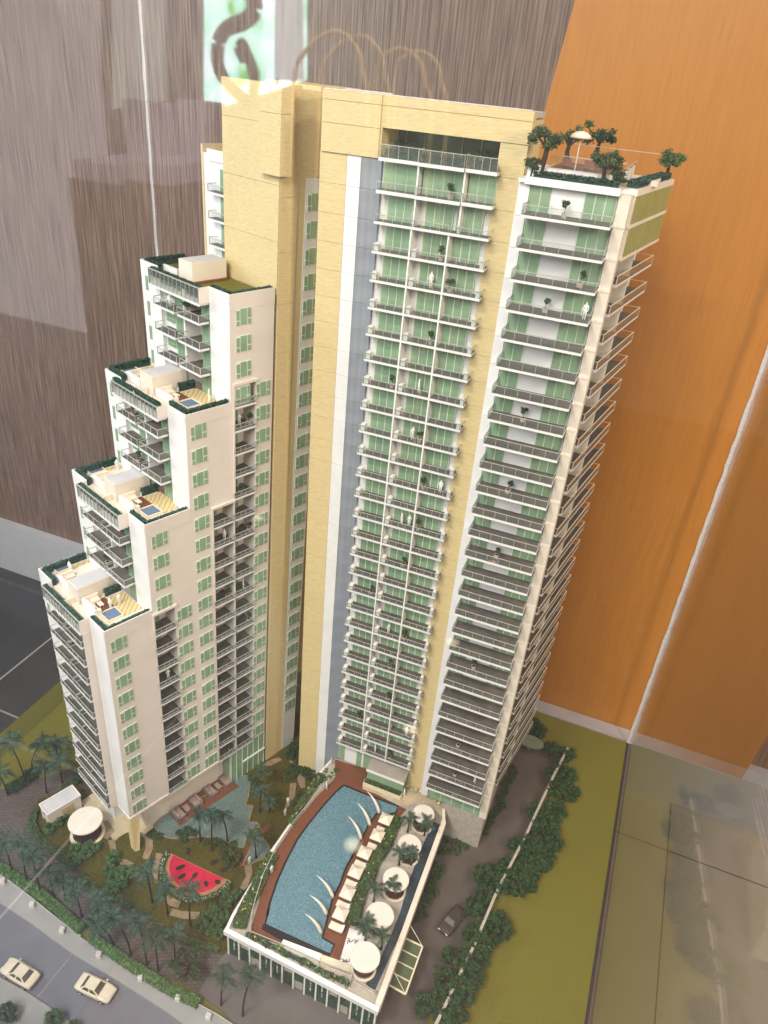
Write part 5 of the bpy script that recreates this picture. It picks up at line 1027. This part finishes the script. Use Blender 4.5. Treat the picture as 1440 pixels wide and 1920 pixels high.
# ================================================================== potted trees on the balconies
def pcrown(seed, n, sp):
    rng = random.Random(seed); m = MB()
    for i in range(n):
        c = (rng.uniform(-1, 1) * sp, rng.uniform(-1, 1) * sp * .7, .115 + rng.uniform(-.012, .03)); clump(m, c, .026, 48, .017, rng, GREEN['tree'], .8)
        m.cyl((c[0], c[1]), .013, c[2] - .010, c[2] + .010, 'leaf_tree_0', 6)
    m.tube([(0, 0, .04), (.004, 0, .07), (-.002, 0, .115)], [.004, .0035, .003], 'trunk', 5).tube([(.002, 0, .075), (.022, .0, .11)], [.003, .002], 'trunk', 4).tube([(.002, 0, .08), (-.024, .008, .112)], [.003, .002], 'trunk', 4)
    return m.mesh('tree')
PT = [pcrown(1, 5, .036), pcrown(2, 4, .028), pcrown(3, 6, .042)]
POTM = MB().add([(-.021, -.021, 0), (.021, -.021, 0), (.021, .021, 0), (-.021, .021, 0), (-.026, -.026, .048), (.026, -.026, .048), (.026, .026, .048), (-.026, .026, .048), (-.022, -.022, .048), (.022, -.022, .048), (.022, .022, .048), (-.022, .022, .048), (-.022, -.022, .042), (.022, -.022, .042), (.022, .022, .042), (-.022, .022, .042)], [(0, 3, 2, 1), (0, 1, 5, 4), (1, 2, 6, 5), (2, 3, 7, 6), (3, 0, 4, 7), (4, 5, 9, 8), (5, 6, 10, 9), (6, 7, 11, 10), (7, 4, 8, 11), (8, 9, 13, 12), (9, 10, 14, 13), (10, 11, 15, 14), (11, 8, 12, 15)], 'pot').add([(-.022, -.022, .043), (.022, -.022, .043), (.022, .022, .043), (-.022, .022, .043)], [(0, 1, 2, 3)], 'trunk').mesh('pot')
NP = [0]
def potted(p, label, s_=1.0):
    i = NP[0]; NP[0] += 1
    t = thing('potted_tree', label, 'potted tree', p, 'potted trees on the balconies', i * 1.1 % .8 - .4); obj('pot', POTM, t, WL[t.name], None, s_); obj('tree', PT[i % 3], t, WL[t.name], (0, 0, i * 2.0), s_)
# ================================================================== white model figures
def figure_mesh(kind):
    me = bpy.data.meshes.new('figure_cage'); H = .185
    sp = {'hip': (0, 0, .50), 'waist': (0, 0, .60), 'chest': (0, 0, .74), 'neck': (0, 0, .84), 'head': (0, .005, .92), 'top': (0, .005, .985)}
    lf_ = .05 if kind != 1 else .07
    J = dict(sp); J.update({'hl': (-.055, 0, .48), 'kl': (-.06, .02 if kind == 1 else 0, .27), 'al': (-.06, -.05 if kind == 1 else 0, .04), 'fl': (-.062, .05 if kind != 1 else .0, .015), 'hr': (.055, 0, .48), 'kr': (.06, .03 if kind == 1 else 0, .27), 'ar': (.06, .06 if kind == 1 else 0, .04), 'fr': (.064, .11 if kind == 1 else .05, .015),
        'sl': (-.105, 0, .79), 'el': (-.14, -.03, .62), 'wl': (-.13, .03 if kind != 2 else .12, .47), 'sr': (.105, 0, .79), 'er': (.145, -.02, .62), 'wr': (.13, .06 if kind != 1 else .12, .47 if kind != 2 else .62)})
    Rr = {'hip': .085, 'waist': .072, 'chest': .092, 'neck': .035, 'head': .058, 'top': .045, 'hl': .062, 'kl': .044, 'al': .028, 'fl': .022, 'hr': .062, 'kr': .044, 'ar': .028, 'fr': .022, 'sl': .045, 'el': .032, 'wl': .024, 'sr': .045, 'er': .032, 'wr': .024}
    names = list(J); E_ = [('hip', 'waist'), ('waist', 'chest'), ('chest', 'neck'), ('neck', 'head'), ('head', 'top'), ('hip', 'hl'), ('hl', 'kl'), ('kl', 'al'), ('al', 'fl'), ('hip', 'hr'), ('hr', 'kr'), ('kr', 'ar'), ('ar', 'fr'), ('chest', 'sl'), ('sl', 'el'), ('el', 'wl'), ('chest', 'sr'), ('sr', 'er'), ('er', 'wr')]
    me.from_pydata([tuple(H * c for c in J[n]) for n in names], [(names.index(a), names.index(b)) for a, b in E_], [])
    o = bpy.data.objects.new('figure_cage', me); COL.objects.link(o)
    md = o.modifiers.new('skin', 'SKIN')
    for i, n in enumerate(names): me.skin_vertices[0].data[i].radius = (Rr[n] * H,) * 2
    me.skin_vertices[0].data[0].use_root = True
    s2 = o.modifiers.new('sub', 'SUBSURF'); s2.levels = 1
    dg = bpy.context.evaluated_depsgraph_get(); out = bpy.data.meshes.new_from_object(o.evaluated_get(dg)); out.name = 'person'
    bpy.data.objects.remove(o); bpy.data.meshes.remove(me)
    out.materials.clear(); out.materials.append(MATS['figure_white']); out.polygons.foreach_set('use_smooth', [True] * len(out.polygons)); return out
FIG = [figure_mesh(i) for i in range(3)]
NF = [0]
def person(p, label, rz=None):
    i = NF[0]; NF[0] += 1
    return tag(obj('person', FIG[i % 3], None, p, rz if rz is not None else i * 2.1 + 3.0), label, 'person', 'white model figures')
def bay(x): return 'left' if x < -2.8 else 'middle' if x < -2.37 else 'right'
def cl(x):   # keep clear of the dividers
    for f in (-2.80, -2.37): 
        if abs(x - f) < .05: x = f + (.05 if x >= f else -.05)
    return min(max(x, -3.14), -2.03)
for x, k in [(-2.38,27),(-2.442,25),(-2.303,24),(-2.446,22),(-2.879,20),(-2.451,18),(-2.332,16),(-2.335,14),(-2.467,12),(-2.325,8),(-2.494,6),(-2.465,4),(-2.91,2),(-2.331,0),(-2.9,10)]:
    potted((cl(x), 8.265, zc(k) + .039), 'potted tree on the tall tower, %s balcony up, %s centre bay' % (ORD[k], bay(x)))
for x, k in [(-2.537,24),(-2.538,20),(-2.548,18),(-2.095,16),(-2.568,14),(-2.582,8),(-2.098,2),(-2.589,0)]:
    person((cl(x), 8.285, zc(k) + .039), 'white figure on the tall tower, %s balcony up, %s centre bay' % (ORD[k], bay(x)))
person((-2.46, 8.29, zc(14) + .039), 'white figure in the middle centre bay halfway up the tall tower', .4)
for x, k in [(-1.164,27),(-0.871,25),(-1.169,24),(-1.186,20),(-1.195,17),(-1.182,14),(-1.205,8),(-1.207,3),(-1.175,1)]:
    potted((min(max(x, -1.5), -.76), 8.02, zr(k) + .034), 'potted tree on the %s long balcony up, right section of tall tower' % ORD[k], 1.05)
for x, k in [(-0.745,24),(-0.863,1)]:
    person((min(max(x, -1.5), -.76), 8.02, zr(k) + .034), 'white figure on the %s long balcony up, right section of tall tower' % ORD[k])
for t_, n_ in [(2.353,18),(2.22,15),(2.419,13),(1.971,10),(2.37,8),(1.811,5),(1.014,1),(1.977,0)]:
    c = min(REC, key=lambda r: abs((r[0] + r[1]) / 2 - t_)); tt = min(max(t_, c[0] + .05), c[1] - .05)
    potted(LT(.06, tt, lv(n_) + .005), 'potted tree on the %s recessed balcony up, %s column of blush face' % (ORD[n_], ('left', 'middle', 'right')[REC.index(c)]))
for t_, n_ in [(2.214,18),(1.949,13),(2.276,10),(0.905,7)]:
    c = min(REC, key=lambda r: abs((r[0] + r[1]) / 2 - t_)); tt = min(max(t_, c[0] + .05), c[1] - .05)
    person(LT(.08, tt, lv(n_) + .005), 'white figure on the %s recessed balcony up, %s column of blush face' % (ORD[n_], ('left', 'middle', 'right')[REC.index(c)]))
for i, pts in ((3, [(0.762,22)]), (2, [(1.113,18),(1.093,16)]), (1, [(1.004,12)]), (0, [(0.97,9),(1.777,5)])):
    for s_, n_ in pts: potted(LT(min(max(s_, .45), 1.33), T0[i] - .06, lv(min(max(n_, LEV[i][0]), LEV[i][1])) + .005), 'potted tree on a white side balcony, %s step, %s floor' % (STEPN[i], ORD[n_]), 1.1)
person(LT(1.12, T0[3] - .07, lv(22) + .005), 'white figure on the topmost left side balcony under the highest terrace'); person(LT(1.22, T0[0] - .07, lv(10) + .005), 'white figure on the topmost left side balcony under the lowest terrace')
for a, i, s_, t_, lab in ((0, 0, .52, .50, 'white figure standing on the wavy sand floor of the lowest terrace'), (1, 0, .50, .36, 'white figure seated side of the plunge pool on the lowest terrace'), (2, 2, .30, .55, 'white figure by the green door on the second highest terrace'), (0, 1, 1.62, .55, 'white figure left of the roof hut on the second lowest terrace'), (1, 0, 1.64, .36, 'white figure beside the left plunge pool on the lowest terrace')):
    person(LT(s_, T0[i] + t_, TER[i] + .005), lab)
for q, z, lab in (((-3.178,7.712), ZD + .008, 'white figure standing on the far left pool deck by the railing'), ((-3.262,6.017), ZD + .008, 'white figure walking on the left pool deck at mid length'), ((-1.635,8.346), ZD + .009, 'white figure by the right cafe table on the beige terrace'), ((-1.958,8.144), ZD + .009, 'white figure by the kiosk corner on the beige terrace'), ((-3.691,7.254), .19, 'white figure on the platform behind the podium parapet'), ((-3.813,7.583), .0185, 'white figure strolling on the tan path in the inner garden'), ((-4.108,6.938) if False else (-5.817,6.338), .014, 'white figure walking under the blush face on the tan plaza'), ((-3.113,8.232) if False else (-3.84,6.359), .012, 'white figure beside the small round pool near the podium')):
    person((q[0], q[1], z), lab)
# ================================================================== display case
YF = 2.6
case = thing('display_case', 'clear glass display case around the model with white silicone seams', 'display case', (-3.6, 7, 0))
part('front_pane', MB().box(-9.6, 3.2, YF - .03, YF, -.4, 15, 'case_glass'), case)
part('right_pane', MB().box(BX1 + .02, BX1 + .05, YF + .01, BY1 + .01, -.02, 15, 'case_glass'), case)
part('left_pane', MB().box(-8.83, -8.80, YF + .01, BY1 + .01, .002, 15, 'case_glass'), case)
for x, w0 in ((BX1 + .005, .030), (-8.80, .026)):
    rng = random.Random(int(x * 10)); s_ = MB(); n = 90; vs = []
    for k in range(n + 1):
        z = .01 + 14.5 * k / n; a, b = w0 * rng.uniform(.65, 1.25), w0 * rng.uniform(.65, 1.25)
        vs += [(x - a, BY1 - .03, z), (x + b, BY1 - .03, z), (x + b, BY1 + .012, z), (x - a, BY1 + .012, z)]
    s_.add(vs, [(k * 4 + j, k * 4 + (j + 1) % 4, k * 4 + 4 + (j + 1) % 4, k * 4 + 4 + j) for k in range(n) for j in range(4)] + [(3, 2, 1, 0), tuple(n * 4 + j for j in range(4))], 'silicone')
    part('silicone_seam', s_, case)
part('bottom_gap', MB().box(BX1 - .03, BX1 + .018, YF + .02, BY1, .0005, .006, 'gap_dark'), case)
# ================================================================== lobby round the case
FZ = -7.5
struct('lobby_floor', MB().box(-60, -8.0, -45, 40, FZ - .3, FZ, 'tile_dark'))
struct('lobby_floor', MB().box(-7.98, 40, 2.02, 40, FZ - .3, FZ, 'floor_beige')); struct('lobby_floor', MB().box(-7.98, 40, -45, 2.0, FZ - .3, FZ, 'sofa_dark'))
jt = MB()
for k in range(-6, 7):
    jt.box(-60, -8.0, 18 - .03 + k * 6.0, 18.03 + k * 6.0, FZ + .001, FZ + .006, 'ledge_grey')
for k in range(9): jt.box(-60 + k * 6.1, -59.94 + k * 6.1, -40, 18, FZ + .002, FZ + .0075, 'ledge_grey')
struct('tile_joint', jt)
j2 = MB()
for k in range(-0, 5): j2.box(-7.9, 40, 9 + k * 7 - .015, 9 + k * 7 + .015, FZ + .001, FZ + .006, 'gap_dark'); j2.box(4 + k * 7 - .015, 4 + k * 7 + .015, 2.1, 24, FZ + .002, FZ + .0075, 'gap_dark')
struct('tile_joint', j2)
struct('plinth', MB().box(BX0 + .1, BX1 + .02, BY0 + .2, 12.0, FZ + .01, -.41, 'sofa_dark'))
struct('lobby_wall', MB().box(-60, 9, 18, 18.4, FZ + 2.3, 34, 'zebrano')); struct('skirting', MB().box(-60, 9, 17.75, 18.3, FZ + .01, FZ + 2.29, 'skirting'))
struct('lobby_wall', MB().box(9.02, 60, 18, 18.4, FZ + .01, 34, 'plaster_dim'))
ow = MB(); oy = 12.06
ow.prism([(0, 0), (1, 0), (1, 1), (0, 1)], 0, 1, 'orange_veneer')
def ox(z): return -3.56 + .1183 * z
ow.v = [((ox(z_) if px == 0 else 3.72 + .06 * z_), oy + .05 * py, z_) for px, py, pz in ow.v for z_ in [-.30 if pz == 0 else 17.0]]
top('orange_panel', ow, 'large orange wood veneer panel leaning behind the display case on the right', 'panel', None, (0, oy, -.30))
# behind the camera: what the front pane reflects
struct('rear_wall', MB().box(-60, 60, -45.3, -45, FZ, 40, 'plaster_dim'))
emit('daylight_view', (.80, .95, .98), 9.0)
def mirw(name, pts, Y, mat, th=.1):          # upright slab standing at depth Y behind the camera
    m = MB(); n = len(pts)
    m.add([(x, Y, z) for x, z in pts] + [(x, Y - th, z) for x, z in pts], [tuple(range(n)), tuple(range(2 * n - 1, n - 1, -1))] + [(i, n + i, n + (i + 1) % n, (i + 1) % n) for i in range(n)], mat); return m
def view_mat():
    m, nt, b = node_mat('garden_view'); N, Lk = nt.nodes, nt.links; N.remove(b)
    geo = N.new('ShaderNodeNewGeometry'); nz = N.new('ShaderNodeTexNoise'); nz.inputs['Scale'].default_value = .55; nz.inputs['Detail'].default_value = 5
    Lk.new(geo.outputs['Position'], nz.inputs['Vector']); rp = N.new('ShaderNodeValToRGB'); e = rp.color_ramp.elements
    e[0].position = .36; e[0].color = (.10, .45, .10, 1); e[1].position = .60; e[1].color = (.80, .95, 1.0, 1); x = e.new(.45); x.color = (.45, .85, .70, 1)
    Lk.new(nz.outputs['Fac'], rp.inputs[0]); em = N.new('ShaderNodeEmission'); em.inputs[1].default_value = 19; Lk.new(rp.outputs[0], em.inputs[0]); Lk.new(em.outputs[0], N['Material Output'].inputs[0])
view_mat(); emit('veil_glow', (.86, .83, .88), 2.9); emit('veil_glow_bright', (.86, .90, .84), 3.4); emit('sheer_glow', (.90, .95, .95), 7.0)  # emission put in for daylight on the sheer curtain and for the veil
wn_ = thing('lobby_window', 'tall bright lobby window with a dark frame mirrored in the case glass', 'window', (-12, -36, 0))
part('pane', mirw('', [(-26.631,18.781),(-27.122,8.2),(-26.008,8.17),(-20.721,9.913),(-21.018,18.844)], -36, 'garden_view'), wn_)
part('frame', mirw('', [(-22.58,18.787),(-22.492,9.513),(-22.298,9.53),(-22.409,18.789)], -35.8, 'scroll_iron'), wn_)
top('sheer_curtain', mirw('', [(-22.406,18.809),(-22.291,9.781),(-20.67,9.916),(-20.967,18.825)], -35.5, 'sheer_glow'), 'pale sheer curtain hanging before the lobby window', 'curtain')  # its daylight is put in as emission of the cloth
top('veil_panel', mirw('', [(-46.751,18.753),(-62.048,-29.751),(-47.279,-27.009),(-41.005,-20.389),(-35.212,-1.236),(-34.964,8.746),(-33.776,18.898)], -37, 'veil_glow'), 'wide pale glow panel added for the veil, far left in the mirrored lobby', 'curtain')  # glowing panel, added for the pale veil mirrored in the pane
top('veil_panel', mirw('', [(-32.988,18.907),(-34.294,7.245),(-30.535,8.017),(-29.666,18.944)], -37, 'veil_glow_bright'), 'narrow pale glow panel added for the veil beside the lobby window', 'curtain')  # second added glowing panel, same veil
sp = [(x, -22, z) for x, z in [(-15.892,12.941),(-15.731,12.269),(-16.072,11.893),(-16.873,11.574),(-17.217,11.068),(-17.198,10.327),(-16.589,9.702),(-15.925,9.454),(-15.744,10.111),(-15.956,10.753),(-16.231,11.218),(-16.387,10.965),(-16.175,10.655)]]
def smooth_path(p, k=5):
    p = [Vector(q) for q in p]; out = []
    for i in range(len(p) - 1):
        a, b, c, d = p[max(i - 1, 0)], p[i], p[i + 1], p[min(i + 2, len(p) - 1)]
        for j in range(k):
            t = j / k; out.append(.5 * (2 * b + (c - a) * t + (2 * a - 5 * b + 4 * c - d) * t * t + (3 * b - a - 3 * c + d) * t ** 3))
    return out + [p[-1]]
sp = smooth_path(sp); sr = [.30 - .16 * i / len(sp) for i in range(len(sp))]
top('scroll_ornament', MB().tube(sp, sr, 'scroll_iron', 8), 'dark curled iron scroll ornament before the lobby window', 'ornament')
for i, pts in enumerate(([(-11.047,7.977),(-11.036,10.41),(-10.685,11.124),(-10.225,11.482),(-9.767,11.608),(-9.341,11.4),(-9.025,10.822),(-8.737,8.256)], [(-9.716,7.899),(-9.857,10.693),(-9.561,11.237),(-9.07,11.407),(-8.6,11.228),(-8.288,10.684),(-7.881,8.12)])):
    t = thing('luggage_cart', 'brass luggage cart with arched rails, %s in the mirrored lobby' % ('nearer one', 'farther one')[i], 'luggage cart', (pts[0][0], -16 - 3 * i, FZ))
    Y = -16 - 3 * i
    for d in (0, -1.6): part('arch_rail', MB().tube(smooth_path([(x, Y + d, z) for x, z in [(pts[0][0], FZ + 1.2)] + pts + [(pts[-1][0], FZ + 1.2)]]), .065, 'brass', 8), t)
    part('platform', MB().box(min(pts[0][0], pts[-1][0]) - .3, max(pts[0][0], pts[-1][0]) + .3, Y - 2, Y + .4, FZ + .9, FZ + 1.2, 'sofa_dark'), t)
    for x in (pts[0][0], pts[-1][0]):
        for d in (0, -1.6): part('wheel', MB().cyl((x, Y + d), .35, FZ, FZ + .88, 'tyre', 10), t)
for i, (a, b) in enumerate(zip([(-23.135,8.851),(-20.425,9.095)], [(-21.011,7.068),(-18.664,7.328)])):
    x0, x1 = sorted((a[0], b[0])); z1, z0 = a[1], b[1]
    t = thing('lobby_sofa', 'lilac cushioned dark lobby sofa, %s in the mirrored lobby' % ('outer one', 'inner one')[i], 'sofa', (x0, -24, FZ))
    part('base', MB().box(x0 - .2, x1 + .2, -24.8, -20.5, FZ, z0 - 1.0, 'sofa_dark'), t); part('backrest', MB().box(x0, x1, -24.7, -23.9, z0 - .99, z1, 'sofa_cloth'), t); part('seat', MB().box(x0, x1, -23.88, -20.6, z0 - .99, z0 - .3, 'sofa_cloth'), t)
def spot_glow_mat():
    m, nt, b = node_mat('spot_glow'); N, Lk = nt.nodes, nt.links; N.remove(b)
    tc = N.new('ShaderNodeTexCoord'); mp = N.new('ShaderNodeMapping'); mp.inputs['Scale'].default_value = (2.9, 2.9, 2.9); Lk.new(tc.outputs['Object'], mp.inputs[0])
    gd = N.new('ShaderNodeTexGradient'); gd.gradient_type = 'SPHERICAL'; Lk.new(mp.outputs[0], gd.inputs[0])
    em = N.new('ShaderNodeEmission'); em.inputs[0].default_value = (1, .80, .52, 1); ml = N.new('ShaderNodeMath'); ml.operation = 'MULTIPLY'; ml.inputs[1].default_value = 22; Lk.new(gd.outputs['Fac'], ml.inputs[0]); Lk.new(ml.outputs[0], em.inputs[1]); Lk.new(em.outputs[0], N['Material Output'].inputs[0])
spot_glow_mat()
def mirz(p): return p
for i, (p, r) in enumerate(zip([(-4.163,-7.076),(-4.164,-16.418),(-4.15,-11.674),(-14.796,-20.562)], (.34, .31, .31, .32))):
    t = thing('added_glow_spot', 'small warm square glow box added for spots in the pane, %s' % ('nearest the case', 'third from the case', 'second from the case', 'farthest left')[i], 'glow spot', (p[0], p[1], FZ + .01), 'added glow spots behind the camera')
    local('lens', MB().box(-r, r, -r, r, .1, .19, 'spot_glow'), t); local('housing', MB().box(-r - .1, r + .1, -r - .1, r + .1, 0, .098, 'sofa_dark'), t)  # added glowing boxes, fading outwards to mirror as soft warm spots

area('mirrored_lobby_fill', (-8, -9, 26), (-10, -26, 0), 5, 26000, (1.0, .92, .85))  # unseen fill, added so the mirrored carts and sofas show
area('side_floor_fill', (15, 8, 26), (9, 8, -7), 3, 3500, (1.0, .88, .72))  # unseen fill, added to lighten the beige floor on the right
